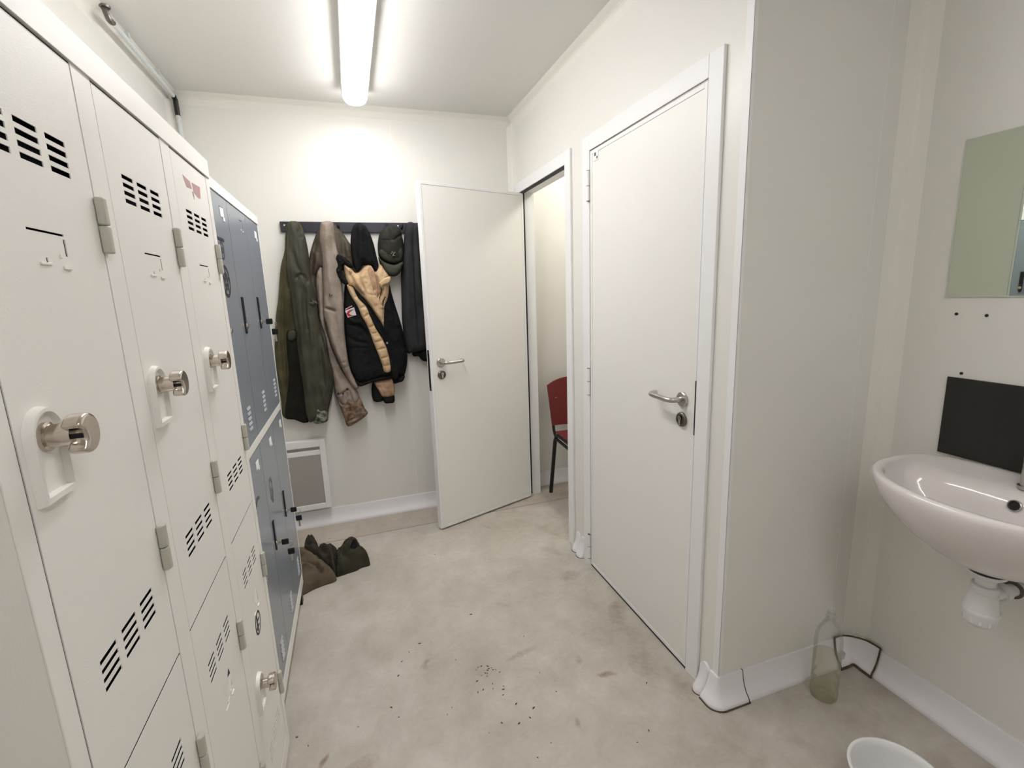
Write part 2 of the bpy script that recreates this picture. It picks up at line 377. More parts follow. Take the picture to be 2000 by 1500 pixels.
top = [r[1] + Vector((0,0,.003)) for r in rings]; toe = [r[8] + Vector((0,0,.004)) for r in rings]
bm = newbm(); tube(bm, top, .0032, 6); obj('sealant', bm, M['grime'], e); bm = newbm(); tube(bm, [p+Vector((-.002,-.002,0)) for p in toe], .005, 6); obj('sealant', bm, M['grime'], e)
for r in (rings[0], rings[-1]):
    bm = newbm(); tube(bm, [p*1 for p in r[1:9]], .0034, 6); obj('sealant', bm, M['grime'], e)

# ------------------------------------------------------------------ doors
def lever(parent, y, z, x, sgn, out=-1, key=True):
    """round rose, U lever pointing sgn along y, cylinder rose below; the door faces out*x"""
    bm = newbm(); lathe(bm, [(.027,0),(.027,out*.006),(.024,out*.009),(.012,out*.0095)], (x,y,z), 'x', 32); obj('rose', bm, M['steel'], parent, smooth=True, angle=30)
    pts = [(x,y,z),(x+out*.03,y,z),(x+out*.046,y+sgn*.006,z),(x+out*.053,y+sgn*.022,z),(x+out*.052,y+sgn*.06,z),(x+out*.052,y+sgn*.105,z+.001),(x+out*.046,y+sgn*.124,z+.001),(x+out*.03,y+sgn*.132,z+.001),(x+out*.016,y+sgn*.132,z+.001)]
    bm = newbm(); tube(bm, catmull(pts, 6), .0095, 16); obj('door_handle', bm, M['steel'], parent, smooth=True, angle=50)
    bm = newbm(); lathe(bm, [(.026,0),(.026,out*.006),(.023,out*.009),(.017,out*.0095),(.017,out*.004)], (x,y,z-.073), 'x', 32); obj('key_rose', bm, M['steeld'], parent, smooth=True, angle=30)
    bm = newbm(); lathe(bm, [(.0085,0),(.0085,out*.013)], (x,y,z-.067), 'x', 16); box(bm, min(x,x+out*.012), max(x,x+out*.012), y-.005, y+.005, z-.092, z-.07); obj('lock_cylinder', bm, M['nickel'], parent)
    bx('keyhole', (x+out*.0135, x+out*.0125, y-.0012, y+.0012, z-.072, z-.062), M['dark'], parent)
def leafbox(parent, x, y0, y1, z0, z1, th):
    """leaf with its face at x, facing -x, aluminium edging around a flush panel"""
    ew = .017
    bx('leaf_panel', (x+.0015, x+th-.0015, y0+ew, y1-ew, z0+ew, z1-ew), M['door'], parent)
    bx('edge_trim', [(x,x+th,y0,y0+ew-.001,z0,z1),(x,x+th,y1-ew+.001,y1,z0,z1),(x,x+th,y0+ew-.001,y1-ew+.001,z0,z0+ew-.001),(x,x+th,y0+ew-.001,y1-ew+.001,z1-ew+.001,z1)], M['white'], parent, .0012)
def hinge_(parent, x, y, z0, z1):
    n = 3; hh = (z1-z0)/2
    bm = newbm()
    for i in range(2): lathe(bm, [(.008,z0+i*hh+.001),(.008,z0+(i+1)*hh-.001)], (x,y,0), 'z', 12)
    obj('hinge', bm, M['white'], parent, smooth=True, angle=40)
    bm = newbm()
    for q in (z0, z0+hh, z1): lathe(bm, [(.0086,q-.0012),(.0086,q+.0012)], (x,y,0), 'z', 12)
    obj('hinge_washer', bm, M['steeld'], parent)
def doorframe(name, o0, o1, i0, i1, zt, zi, label):
    """frame proud of the wall: outer o0..o1, inner i0..i1"""
    x = XR-.012
    f = bx(name, [(x,XR,o0,i0,0,zt),(x,XR,i1,o1,0,zt),(x,XR,i0,i1,zi,zt)], M['white'], None, .002)
    f['kind'] = 'structure'; f['label'] = label
    return f
f1 = doorframe('door_1', 1.250, 2.150, 1.312, 2.078, 2.112, 2.046, 'closed off-white flush door in a white metal frame')
leafbox(f1, XR-.009, 1.316, 2.074, .010, 2.041, .04)
bx('frame_jamb', [(XR,XR+TH,D1[0]-.0,1.312,0,OT),(XR,XR+TH,2.078,D1[1],0,OT),(XR,XR+TH,1.312,2.078,2.046,OT)], M['white'], f1)
bx('gasket', [(XR-.007,XR+.01,1.3125,1.3155,.02,2.04),(XR-.007,XR+.01,1.3155,2.0745,2.042,2.0455)], M['steeld'], f1)
bx('strike_slot', (XR-.0125,XR-.008,1.3118,1.3162,.93,1.12), M['dark'], f1)
bx('threshold_shade', (XR-.008,XR+.02,1.318,2.072,.001,.0095), M['dark'], f1)  # dark strip standing in for the shade under the leaf
lever(f1, 1.382, 1.043, XR-.009, 1, -1)
for z in ((1.831,1.962),(.924,1.056),(.040,.176)): hinge_(f1, XR-.015, 2.083, *z)
s = bx('sticker', (XR-.0096,XR-.009,2.000,2.040,1.990,2.028), M['paper'], f1); s['label'] = 'small torn white and grey sticker'
bx('sticker_print', [(XR-.010,XR-.0096,2.018,2.034,2.010,2.024),(XR-.010,XR-.0096,2.004,2.014,1.996,2.006)], M['printf'], s)

f2 = doorframe('door_2', 2.280, 3.100, 2.345, 3.045, 2.112, 2.050, 'open off-white flush door swung into the room, white metal frame')
bx('frame_jamb', [(XR,XR+TH+.012,D2[0],2.345,0,OT),(XR,XR+TH+.012,3.045,D2[1],0,OT),(XR,XR+TH+.012,2.345,3.045,2.050,OT)], M['white'], f2)
bx('architrave', [(XR+TH,XR+TH+.012,D2[0]-.05,D2[0],0,OT+.05),(XR+TH,XR+TH+.012,D2[1],D2[1]+.04,0,OT+.05),(XR+TH,XR+TH+.012,D2[0],D2[1],OT,OT+.05)], M['white'], f2)
bx('gasket', [(XR+.004,XR+.0255,3.034,3.045,.01,2.05),(XR-.006,XR+.006,2.345,3.036,2.037,2.05),(XR-.004,XR+.004,2.345,2.351,.01,2.037)], M['dark'], f2)
# leaf in its own frame: built closed at the origin then swung open about the hinge line
piv = bpy.data.objects.new('door_leaf', None); C.objects.link(piv); piv.parent = f2
HX, HY = 1.084, 3.036
def leaf_local():
    leafbox(piv, 0, -.728, 0, .010, 2.041, .04)
    lever(piv, -.660, 1.043, 0, 1, -1)
    lever(piv, -.660, 1.043, .04, 1, 1)
    bx('latch_plate', (.009,.031,-.7290,-.7278,.88,1.12), M['steeld'], piv); bx('lock_slot', (.012,.028,-.7296,-.7289,.90,1.10), M['dark'], piv)
    for z in ((1.831,1.962),(.924,1.056),(.040,.176)): hinge_(piv, -.004, .006, *z)
leaf_local()
# closed leaf direction is -y; open direction is (-.684,-.243)/.726
ang = math.atan2(-.684, .243)
piv.location = (HX, HY, 0); piv.rotation_euler = (0,0,ang)

# ------------------------------------------------------------------ ceiling batten
t = thing('ceiling_light', 'long white fluorescent batten with an opal diffuser on the ceiling', 'ceiling light', (.125,2.1,H))
LY0, LY1, LX = 1.32, 2.885, .125
bx('lamp_base', (LX-.066,LX+.066,LY0+.004,LY1-.004,H-.056,H), M['white'], t, .012, seg=3)
bm = newbm(); prof = [(-.058,0),(-.0585,-.006),(-.052,-.018),(-.040,-.027),(-.022,-.032),(0,-.034),(.022,-.032),(.040,-.027),(.052,-.018),(.0585,-.006),(.058,0)]
rings = []
for y, k in ((LY0,.55),(LY0+.012,.8),(LY0+.035,.97),(LY0+.06,1),(LY1-.06,1),(LY1-.035,.97),(LY1-.012,.8),(LY1,.55)):
    rings.append([Vector((LX+a*k, y, H-.0565+(b*k))) for a, b in prof])
loft(bm, rings); obj('lamp_diffuser', bm, M['lamp'], t, smooth=True, angle=60)
t = thing('ceiling_light', 'added fill light, a short batten on the ceiling of the near end of the room, outside the view', 'ceiling light', (.6,-.4,H))  # unseen fill light, added to brighten the sink corner and return wall
bx('lamp_base', (.535,.665,-.95,.15,H-.056,H), M['white'], t, .012, seg=3)
bx('lamp_diffuser', (.542,.658,-.94,.14,H-.085,H-.0565), M['fill_lamp'], t, .012, seg=3)
t = thing('ceiling_light', 'round glowing ceiling lamp inside the next room beyond the open door', 'ceiling light', (1.72,2.72,H))
bm = newbm(); lathe(bm, [(.15,0),(.15,-.02)], (1.72,2.72,H), 'z'); obj('lamp_base', bm, M['white'], t)
bm = newbm(); lathe(bm, [(.14,-.02),(.145,-.04),(.12,-.065),(.06,-.08),(.01,-.082)], (1.72,2.72,H), 'z'); obj('lamp_diffuser', bm, M['lamp2'], t, smooth='all')

# ------------------------------------------------------------------ conduit
t = thing('cable_conduit', 'thin grey cable tube running along the ceiling above the white lockers', 'conduit', (-.75,2.7,2.47))
bm = newbm(); tube(bm, [(-.745,2.375,2.478),(-.757,3.085,2.478)], .0095, 12); obj('tube', bm, M['conduit'], t, smooth=True)
bm = newbm(); tube(bm, [(-.757,3.119,2.40),(-.757,3.119,1.7)], .009, 12); obj('tube', bm, M['conduit'], t, smooth=True)
bm = newbm(); tube(bm, catmull([(-.748,2.335,2.508),(-.746,2.335,2.490),(-.744,2.345,2.474),(-.744,2.362,2.470),(-.745,2.385,2.478)], 5), [.010]*21, 10); obj('bend', bm, M['steeld'], t, smooth=True)
bm = newbm(); lathe(bm, [(.020,0),(.018,-.006)], (-.748,2.335,2.508), 'z', 14); obj('grommet', bm, M['steeld'], t)
bm = newbm(); tube(bm, [(-.757,3.095,2.478),(-.757,3.117,2.465),(-.757,3.121,2.395)], .012, 10); obj('bend', bm, M['black'], t, smooth=True)
for y in (2.52, 2.85): bx('clip', (-.760,-.738,y-.006,y+.006,2.487,2.508), M['conduit'], t)

# ------------------------------------------------------------------ white lockers
WX = -.319; ZT, ZD, ZG, ZB = 1.797, 1.7495, .869, .070
cols = [(.5775,.8395),(.8965,1.1575),(1.2155,1.4765)]
t = thing('locker_cabinet', 'white metal locker cabinet with slotted vents and round knobs, left foreground', 'locker cabinet', (-.56,1.03,0))
W0, W1 = .546, 1.511; XB = -.795
zl = [(XB,WX-.0015,W0,W0+.001,.012,ZT)]
bx('body', [(XB,WX-.002,W0,W0+.0015,.012,ZT),(XB,WX-.002,W1-.0015,W1,.012,ZT),(XB,XB+.002,W0,W1,.012,ZT),(XB,WX-.003,W0,W1,ZT-.002,ZT),(XB,WX-.003,W0,W1,.012,.03)], M['locker'], t)
G_ = .0034
posts = [(WX-.002,WX,W0,cols[0][0]-G_,.012,ZD+.0035),(WX-.002,WX,cols[0][1]+G_-.001,cols[1][0]-G_+.001,.012,ZD+.0035),(WX-.002,WX,cols[1][1]+G_-.001,cols[2][0]-G_+.001,.012,ZD+.0035),(WX-.002,WX,cols[2][1]+G_-.001,W1,.012,ZD+.0035)]
bx('front_frame', posts+[(WX-.003,WX+.003,W0,W1,ZD+.0035,ZT)]+[(WX-.002,WX,a,b,.012,ZB-.003) for a,b in cols], M['locker'], t, .0006)
bx('inner_shade', [(WX-.045,WX-.016,(cols[i][1]+cols[i+1][0])/2-.004,(cols[i][1]+cols[i+1][0])/2+.004,.03,ZT-.004) for i in range(2)]+[(WX-.45,WX-.017,a-.02,b+.02,ZG-.012,ZG+.008) for a,b in cols]+[(XB+.002,XB+.004,W0+.002,W1-.002,.03,ZT-.003)]+[(WX-.016,WX-.013,W0+.002,W1-.002,.03,ZT-.003)], M['inside'], t)  # black sheets behind vents and gaps, painted as the unlit interior
def vents(y0, ztop): return [(y0+k*.058, y0+k*.058+.0425, ztop-j*.0122-.0066, ztop-j*.0122) for k in range(3) for j in range(4)]
def locker_door(ya, yb, z0, z1, lock=True, label=None, knob_rot=0):
    d = bpy.data.objects.new('door', None); C.objects.link(d); d.parent = t; d.matrix_parent_inverse = Matrix.Translation(-t.location)
    d.location = ((WX, ya, z0))
    d.name = 'door'
    lz = z1-.226; ly = ya+.092
    cuts = [(ly,ly+.073,lz-.0026,lz),(ly+.069,ly+.0735,lz-.026,lz-.006),(ly+.026,ly+.030,lz-.036,lz-.030)]
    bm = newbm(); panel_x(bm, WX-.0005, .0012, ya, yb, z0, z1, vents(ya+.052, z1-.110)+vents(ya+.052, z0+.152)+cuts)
    p = obj('door_panel', bm, M['locker'], d)
    if label: p['label'] = label
    for cb in [(WX-.0005,WX+.0015,ly+.012,ly+.034,lz-.0385,lz-.0355),(WX-.0005,WX+.0018,ly+.058,ly+.074,lz-.0415,lz-.0375),(WX-.0005,WX+.001,ly+.055,ly+.058,lz-.029,lz-.024)]: bx('card_tab', cb, M['lockerw'], d, .0005)
    for q in ((z1-.165, z1-.240), (z0+.225, z0+.150)):
        bm = newbm()
        for a, b in ((q[0], (q[0]+q[1])/2+.0006), ((q[0]+q[1])/2-.0006, q[1])):
            pts = [(-.0085,0),(.0085,0),(.0085,.006),(.0060,.010),(0,.0115),(-.0060,.010),(-.0085,.006)]
            prism(bm, pts, lambda u,v,b=b: Vector((WX+v, yb+.004+u, b)), lambda u,v,a=a: Vector((WX+v, yb+.004+u, a)))
        obj('hinge', bm, M['hinge'], d, .002, smooth=True)
    # escutcheon with a finger pull and the knob
    cy, cz = ya+.039, z0+.434 if z1 > 1 else z0+.434-.0
    cz = z1-.447 if z1 > 1 else z1-.425
    if lock:
        hw, lo = .031, -.066
        def arch(w_, l_, n=14): return [(-w_, l_)] + [(-w_*math.cos(PI*i/n), w_*math.sin(PI*i/n)+.004) for i in range(n+1)] + [(w_, l_)]
        out, inn = arch(hw, lo), arch(hw-.008, lo+.010)
        bm = newbm(); n = len(out)
        g = lambda P, h: [bm.verts.new((WX+h, cy+a, cz+b)) for a, b in P]
        A0 = g(out, -.0004); A1 = g(arch(hw-.002, lo+.002), .0085); B1 = g(arch(hw-.006, lo+.008), .0085); B0 = g(inn, .002)
        for P_, Q_ in ((A0,A1),(A1,B1),(B1,B0)):
            for i in range(n): bm.faces.new((P_[i], P_[(i+1)%n], Q_[(i+1)%n], Q_[i]))
        bm.faces.new(B0); bm.faces.new(A0[::-1])
        pl = obj('lock_plate', bm, M['locker'], d, smooth=True, angle=50)
        bm = newbm(); lathe(bm, [(.0155,.002),(.0155,.006),(.0125,.007),(.0125,.028)], (WX,cy+.002,cz+.002), 'x', 24)
        kn = obj('lock_cylinder', bm, M['nickel'], d, smooth=True, angle=40)
        # notched round head
        bm = newbm(); a0, a1 = 225+knob_rot, 225+285+knob_rot; pts = [(.0218*math.cos(R(a0+(a1-a0)*i/26)), .0218*math.sin(R(a0+(a1-a0)*i/26))) for i in range(27)] + [(.009*math.cos(R(a1)), .009*math.sin(R(a1))), (.009*math.cos(R(a0)), .009*math.sin(R(a0)))]
        prism(bm, pts, lambda u,v: Vector((WX+.024, cy+.002+u, cz+.002+v)), lambda u,v: Vector((WX+.042, cy+.002+u, cz+.002+v)))
        obj('knob', bm, M['nickel'], d, .005, smooth=True, seg=3)
        bm = newbm(); lathe(bm, [(.008,.0265),(.008,.038)], (WX,cy+.002,cz+.002), 'x', 16); obj('knob_core', bm, M['dark'], d)
    return d
doors = []
for i, (a, b) in enumerate(cols):
    doors.append(locker_door(a, b, ZG+.0025, ZD, knob_rot=i*8)); doors.append(locker_door(a, b, ZB, ZG-.0018, lock=True, knob_rot=-10+9*i))
WXF = WX
# torn sticker on the farthest upper door, and worn prints lower down
def decal(parent, name, polys, m_, x, dx=.0005):
    bm = newbm()
    for P_ in polys: prism(bm, P_, lambda u,v: Vector((x,u,v)), lambda u,v: Vector((x+dx,u,v)))
    return obj(name, bm, m_, parent)
sd = decal(doors[4], 'sticker', [[(1.281,1.712),(1.330,1.708),(1.338,1.694),(1.300,1.690)],[(1.345,1.709),(1.410,1.712),(1.402,1.684),(1.380,1.682),(1.352,1.690)],[(1.338,1.688),(1.352,1.690),(1.346,1.672)]], M['redprint'], WX-.0004); sd['label'] = 'torn red and grey sticker'
bm = newbm(); 
def ring2(bm, cy, cz, ro, ri, x, dx=.0006, n=28, sq=1.0):
    o1 = [(cy+ro*math.cos(2*PI*i/n)*sq, cz+ro*math.sin(2*PI*i/n)) for i in range(n)]; i1 = [(cy+ri*math.cos(2*PI*i/n)*sq, cz+ri*math.sin(2*PI*i/n)) for i in range(n)]
    A = [bm.verts.new((x+dx,*p)) for p in o1]; B = [bm.verts.new((x+dx,*p)) for p in i1]
    for i in range(n): bm.faces.new((A[i], A[(i+1)%n], B[(i+1)%n], B[i]))
ring2(bm, 1.342,.568,.032,.026,WX-.0004)
box(bm, WX-.0004, WX+.0004, 1.330,1.338,.548,.592); box(bm, WX-.0004, WX+.0004, 1.322,1.352,.556,.562); box(bm, WX-.0004, WX+.0004, 1.338,1.356,.572,.577)
sd = obj('sticker', bm, M['print'], doors[5]); sd['label'] = 'round black scooter print'
decal(doors[5], 'sticker', [[(1.340,.634),(1.366,.656),(1.372,.640),(1.352,.614)]], M['paper'], WX-.0004)
decal(doors[3], 'sticker', [[(1.025,.622),(1.046,.648),(1.062,.640),(1.050,.612)],[(1.02,.610),(1.034,.612),(1.03,.598)]], M['paper'], WX-.0004)
decal(doors[3], 'torn_print', [[(1.040,.652),(1.052,.664),(1.058,.648)]], M['print'], WX-.0004)

# ------------------------------------------------------------------ blue lockers
BX = -.3356; B0, B1 = 1.515, 2.336; BT, BM_, BB = 1.7785, .971, .150
t = tb = thing('locker_cabinet', 'white metal locker cabinet with blue-grey doors at the far end of the row', 'locker cabinet', (-.56,1.93,0))
bx('body', [(XB,BX-.019,B0,B0+.0015,.09,BT),(XB,BX-.002,B1-.0015,B1,.09,BT),(XB,XB+.002,B0,B1,.09,BT),(XB,BX-.019,B0,B1,BT-.002,BT),(XB,BX-.019,B0,B1,.09,.11)], M['lockerw'], t)
bcols = [(1.528,1.7685),(1.7715,2.0525),(2.0555,2.322)]
bx('front_frame', [(BX-.019,BX,B0,bcols[0][0]-.0025,.09,BT),(BX-.019,BX,2.3245,B1,.09,BT),(BX-.019,BX+.002,B0,B1,1.747,BT),(BX-.019,BX,B0,B1,BM_-.014,BM_+.014),(BX-.019,BX,B0,B1,.09,BB-.003)], M['lockerw'], t, .0012)
bx('inner_shade', [(BX-.03,BX-.02,B0+.005,B1-.005,.12,BT-.005)], M['inside'], t)  # black sheet painted as the shade behind the blue doors
for yy in (1.56, 2.30):
    for xx in (XB+.04, BX-.02): bx('foot', (xx-.012,xx+.012,yy-.02,yy+.02,0,.092), M['black'], t, .003)
def blue_door(ya, yb, z0, z1, top, card, handle=True):
    d = bpy.data.objects.new('door', None); C.objects.link(d); d.parent = tb; d.matrix_parent_inverse = Matrix.Translation(-tb.location); d.location = (BX, ya, z0)
    yc_ = {1.528:1.668, 1.7715:1.945, 2.0555:2.225}[ya]; lz = z1-.030
    bm = newbm(); panel_x(bm, BX-.0005, .0012, ya, yb, z0, z1, [(yc_,yc_+.046,lz-.0028,lz),(yc_+.046,yc_+.050,lz-.026,lz-.004)])
    obj('door_panel', bm, M['blue'], d)
    if card: bx('name_card', [(BX-.0004,BX+.0008,yc_+.002,yc_+.044,lz-.030,lz-.003),(BX-.0004,BX+.0008,yc_+.030,yc_+.052,lz-.040,lz-.028)], M['paper'], d)
    else:
        for cb in [(BX-.0004,BX+.0012,yc_+.008,yc_+.016,lz-.036,lz-.031),(BX-.0004,BX+.0012,yc_+.040,yc_+.050,lz-.038,lz-.034)]: bx('card_tab', cb, M['paper'], d)
    # louvres near the foot of the door
    bm = newbm(); vy = {1.528:1.655, 1.7715:1.932, 2.0555:2.212}[ya]
    vz = z0+.042
    for k in range(5):
        zz = vz+k*.0165; pts = [(0,.0),(.0028,.001),(.0005,.010),(0,.010)]
        prism(bm, pts, lambda u,v,zz=zz: Vector((BX-.0004+u, vy, zz+v)), lambda u,v,zz=zz: Vector((BX-.0004+u, vy+.046, zz+v)))
    lv = obj('louvres', bm, mlouv, d)
    if handle:
        hy = ya+.034; hz = (1.333,1.450) if top else (.545,.655)
        pts = [(-.010,hz[0]+.008),(-.004,hz[0]-.004),(.004,hz[0]-.004),(.010,hz[0]+.008),(.010,hz[1]),(-.010,hz[1])]
        bm = newbm(); prism(bm, pts, lambda u,v: Vector((BX-.0005, hy+u, v)), lambda u,v: Vector((BX+.0045, hy+u*.85, v)))
        hd = obj('handle', bm, M['black'], d, .0015)
        bm = newbm(); lathe(bm, [(.0085,.003),(.0085,.009),(.006,.010)], (BX,hy,hz[0]+.022), 'x', 16); obj('lock_cylinder', bm, M['nickel'], d, smooth=True, angle=40)
        bm = newbm(); box(bm, BX+.004, BX+.0055, hy-.009, hy+.009, hz[0]+.040, hz[0]+.0415); obj('handle_gap', bm, M['steeld'], d)
    return d
mlouv = mat('louvre_paint', srgb(186,192,200), .35)
bd = {}
for i, (a, b) in enumerate(bcols):
    bd[i,1] = blue_door(a, b, BM_+.017, 1.744, True, i != 1); bd[i,0] = blue_door(a, b, BB, BM_-.017, False, True)
# printed wheels
def wheel(bm, cy, cz, r, x):
    ring2(bm, cy, cz, r, r*.80, x); ring2(bm, cy, cz, r*.55, r*.42, x)
    for k in range(5):
        a = 2*PI*k/5+.3; c, s_ = math.cos(a), math.sin(a); q = .13*r
        P_ = [(cy+c*r*.15-s_*q, cz+s_*r*.15+c*q), (cy+c*r*.85-s_*q*.5, cz+s_*r*.85+c*q*.5), (cy+c*r*.85+s_*q*.5, cz+s_*r*.85-c*q*.5), (cy+c*r*.15+s_*q, cz+s_*r*.15-c*q)]
        bm.faces.new([bm.verts.new((x+.0007,*p)) for p in P_])
bm = newbm(); wheel(bm, 1.628, 1.495, .047, BX-.0004); o_ = obj('sticker', bm, M['print'], bd[0,1]); o_['label'] = 'large black wheel print'
bm = newbm(); ring2(bm, 1.632, 1.583, .027, .021, BX-.0004, sq=.8); box(bm, BX-.0004,BX+.0004,1.590,1.672,1.610,1.619); ring2(bm, 1.632,1.583,.010,.004, BX-.0004); o_ = obj('sticker', bm, M['print'], bd[0,1]); o_['label'] = 'smaller black wheel print with a bar on top'
bm = newbm(); ring2(bm, 1.865, .752, .045, .037, BX-.0004, sq=.62); ring2(bm, 1.868,.738,.020,.014,BX-.0004, sq=.7); box(bm, BX-.0004,BX+.0004,1.862,1.888,.700,.706); obj('sticker', bm, M['printf'], bd[1,0])['label'] = 'faded grey round print'
bm = newbm(); n = 12
pa = [(1.625+.05*math.cos(R(60+120*i/n)), .775+.045*math.sin(R(60+120*i/n))) for i in range(n+1)]
for p, q in zip(pa, pa[1:]): bm.faces.new([bm.verts.new((BX+.0004,*p)), bm.verts.new((BX+.0004,*q)), bm.verts.new((BX+.0004,q[0]+.002,q[1]-.010)), bm.verts.new((BX+.0004,p[0]+.002,p[1]-.010))])
obj('sticker', bm, M['printf'], bd[0,0])['label'] = 'faded grey arc print'

def keys(label, y, z):
    t = thing('key_ring', label, 'keys', (BX+.01,y,z), 'key pairs hanging from the blue locker locks')
    x = BX+.0105
    bm = newbm(); box(bm, x, x+.010, y-.0012, y+.0012, z-.004, z+.004); k1 = obj('key', bm, M['nickel'], t); k1['label'] = 'key in the lock'
    bm = newbm(); box(bm, x+.010, x+.034, y-.0035, y+.0035, z-.011, z+.011); obj('key_head', bm, M['black'], k1, .003)
    c = Vector((x+.036, y, z-.010)); bm = newbm(); tube(bm, [c+Vector((.0+.011*math.cos(a), 0, .011*math.sin(a))) for a in [2*PI*i/20 for i in range(21)]], .0010, 6); obj('ring', bm, M['nickel'], t, smooth=True)
    cc = c+Vector((.002,0,-.019)); bm = newbm(); box(bm, cc.x-.012, cc.x+.012, y-.0035, y+.0035, cc.z-.024, cc.z); k2 = obj('key_head', bm, M['black'], t, .004)
    bm = newbm(); box(bm, cc.x-.0035, cc.x+.0035, y-.001, y+.001, cc.z-.050, cc.z-.022); obj('key_blade', bm, M['nickel'], k2)
keys('pair of black-headed keys in the lock of the upper blue locker door', 2.0895, 1.355)
keys('pair of black-headed keys in the lock of the far lower blue locker door', 2.0895, .567)
keys('pair of black-headed keys in the lock of the lower middle blue locker door', 1.8055, .567)

# ------------------------------------------------------------------ coat rail
t = thing('coat_rail', 'black coat rail screwed to the back wall, holding work clothes', 'coat rail', (.15,YB,1.84))
bx('backboard', (-.335,.62,YB-.020,YB,1.815,1.873), M['railblk'], t, .002)
hooks = [-.245,-.02,.085,.255,.345,.545]
for x in hooks:
    bm = newbm(); tube(bm, catmull([(x,YB-.02,1.845),(x,YB-.040,1.840),(x,YB-.052,1.848),(x,YB-.054,1.862)], 5), .0075, 12); obj('hook', bm, M['railblk'], t, smooth=True)
for x in (-.312,.325,.352):
    bm = newbm(); lathe(bm, [(.006,0),(.005,-.002),(.001,-.003)], (x,YB-.020,1.852), 'y', 12); obj('screw', bm, M['nickel'], t, smooth=True)

# ------------------------------------------------------------------ cloth: sculpted pillows with folds
def inpoly(px, py, P_):
    r = np.zeros(px.shape, bool); n = len(P_)
    for i in range(n):
        x1, y1 = P_[i]; x2, y2 = P_[(i+1)%n]
        c = ((y1 > py) != (y2 > py)) & (px < (x2-x1)*(py-y1)/((y2-y1) if y2 != y1 else 1e-9)+x1); r ^= c
    return r
def segdist(px, py, pts, closed):
    best = np.full(px.shape, 1e9); bx_ = np.zeros(px.shape); by_ = np.zeros(px.shape); bt = np.zeros(px.shape)
    n = len(pts); L_ = 0; rng = range(n if closed else n-1); lens = []
    for i in rng:
        (x1,y1),(x2,y2) = pts[i], pts[(i+1)%n]; lens.append(math.hypot(x2-x1,y2-y1))
    tot = sum(lens) or 1; acc = 0
    for i in rng:
        (x1,y1),(x2,y2) = pts[i], pts[(i+1)%n]; dx, dy = x2-x1, y2-y1; q = dx*dx+dy*dy or 1e-12
        tt = np.clip(((px-x1)*dx+(py-y1)*dy)/q, 0, 1); cx, cy = x1+tt*dx, y1+tt*dy; d = np.hypot(px-cx, py-cy); m_ = d < best
        best = np.where(m_, d, best); bx_ = np.where(m_, cx, bx_); by_ = np.where(m_, cy, by_); bt = np.where(m_, (acc+tt*lens[i])/tot, bt); acc += lens[i]
    return best, bx_, by_, bt
def cloth(name, outline, m_, parent, mapper, T=.05, r=.04, folds=(), nz=(.004, 22, 7, 0), step=.0055, bulge=0.0, tilt=None, minh=.004):
    """outline and folds are (a,b) in metres; mapper(a,b,h) -> world point; h grows away from the wall or floor"""
    P_ = catmull(outline, 3, True); P_ = [(p[0], p[1]) for p in P_]
    xs = [p[0] for p in P_]; ys = [p[1] for p in P_]
    gx = np.arange(min(xs)-step, max(xs)+2*step, step); gy = np.arange(min(ys)-step, max(ys)+2*step, step)
    CX, CY = np.meshgrid((gx[:-1]+gx[1:])/2, (gy[:-1]+gy[1:])/2, indexing='ij'); keep = inpoly(CX, CY, P_)
    VX, VY = np.meshgrid(gx, gy, indexing='ij')
    used = np.zeros(VX.shape, int)
    for di in (0,1):
        for dj in (0,1): used[di:di+keep.shape[0], dj:dj+keep.shape[1]] += keep
    d, nx, ny, _ = segdist(VX, VY, P_, True); ins = inpoly(VX, VY, P_)
    bnd = (used > 0) & (used < 4)
    PX = np.where(bnd, nx, VX); PY = np.where(bnd, ny, VY); d = np.where(bnd, 0, d)
    q = np.clip(d/r, 0, 1); h = minh + (T-minh)*np.sqrt(np.clip(1-(1-q)**2, 0, 1))
    edge = np.clip(d/.012, 0, 1)
    for f in folds:
        pts, amp, wd = f[0], f[1], f[2]
        if len(pts) > 2: pts = [tuple(p) for p in catmull(pts, 4)]
        fd, _, _, ft = segdist(PX, PY, [(p[0], p[1]) for p in pts], False)
        h = h + 1.45*amp*np.exp(-(fd/wd)**2)*edge*np.clip(np.minimum(ft, 1-ft)*6+.15, 0, 1)
    a_, fx, fz, sd_ = nz
    bm = newbm(); F = {}; Bk = {}
    for i in range(VX.shape[0]):
        for j in range(VX.shape[1]):
            if used[i,j]:
                x, y = float(PX[i,j]), float(PY[i,j])
                n1 = noise.fractal(Vector((x*fx+sd_, y*fz, sd_*1.7)), .9, 2.1, 4) if a_ else 0
                n2 = noise.noise(Vector((x*fx*3.1+sd_*2, y*fz*4+3, 5.)))
                hh = float(h[i,j]) + (a_*n1 + a_*.35*n2)*float(edge[i,j])
                if tilt: hh += tilt(x, y)
                F[i,j] = bm.verts.new(mapper(x, y, max(hh, minh))); 
                Bk[i,j] = bm.verts.new(mapper(x, y, (tilt(x, y) if tilt else 0)))
    for i in range(keep.shape[0]):
        for j in range(keep.shape[1]):
            if keep[i,j]:
                c = [(i,j),(i+1,j),(i+1,j+1),(i,j+1)]
                bm.faces.new([F[k] for k in c]); bm.faces.new([Bk[k] for k in c[::-1]])
                for (di,dj,e1,e2) in ((0,-1,c[0],c[1]),(1,0,c[1],c[2]),(0,1,c[2],c[3]),(-1,0,c[3],c[0])):
                    ii, jj = i+di, j+dj
                    if not (0 <= ii < keep.shape[0] and 0 <= jj < keep.shape[1] and keep[ii,jj]): bm.faces.new((F[e1], Bk[e1], Bk[e2], F[e2]))
    for _ in range(1): bmesh.ops.smooth_vert(bm, verts=[v for v in F.values()], factor=.35, use_axis_x=True, use_axis_y=True, use_axis_z=True)
    return obj(name, bm, m_, parent, smooth='all')
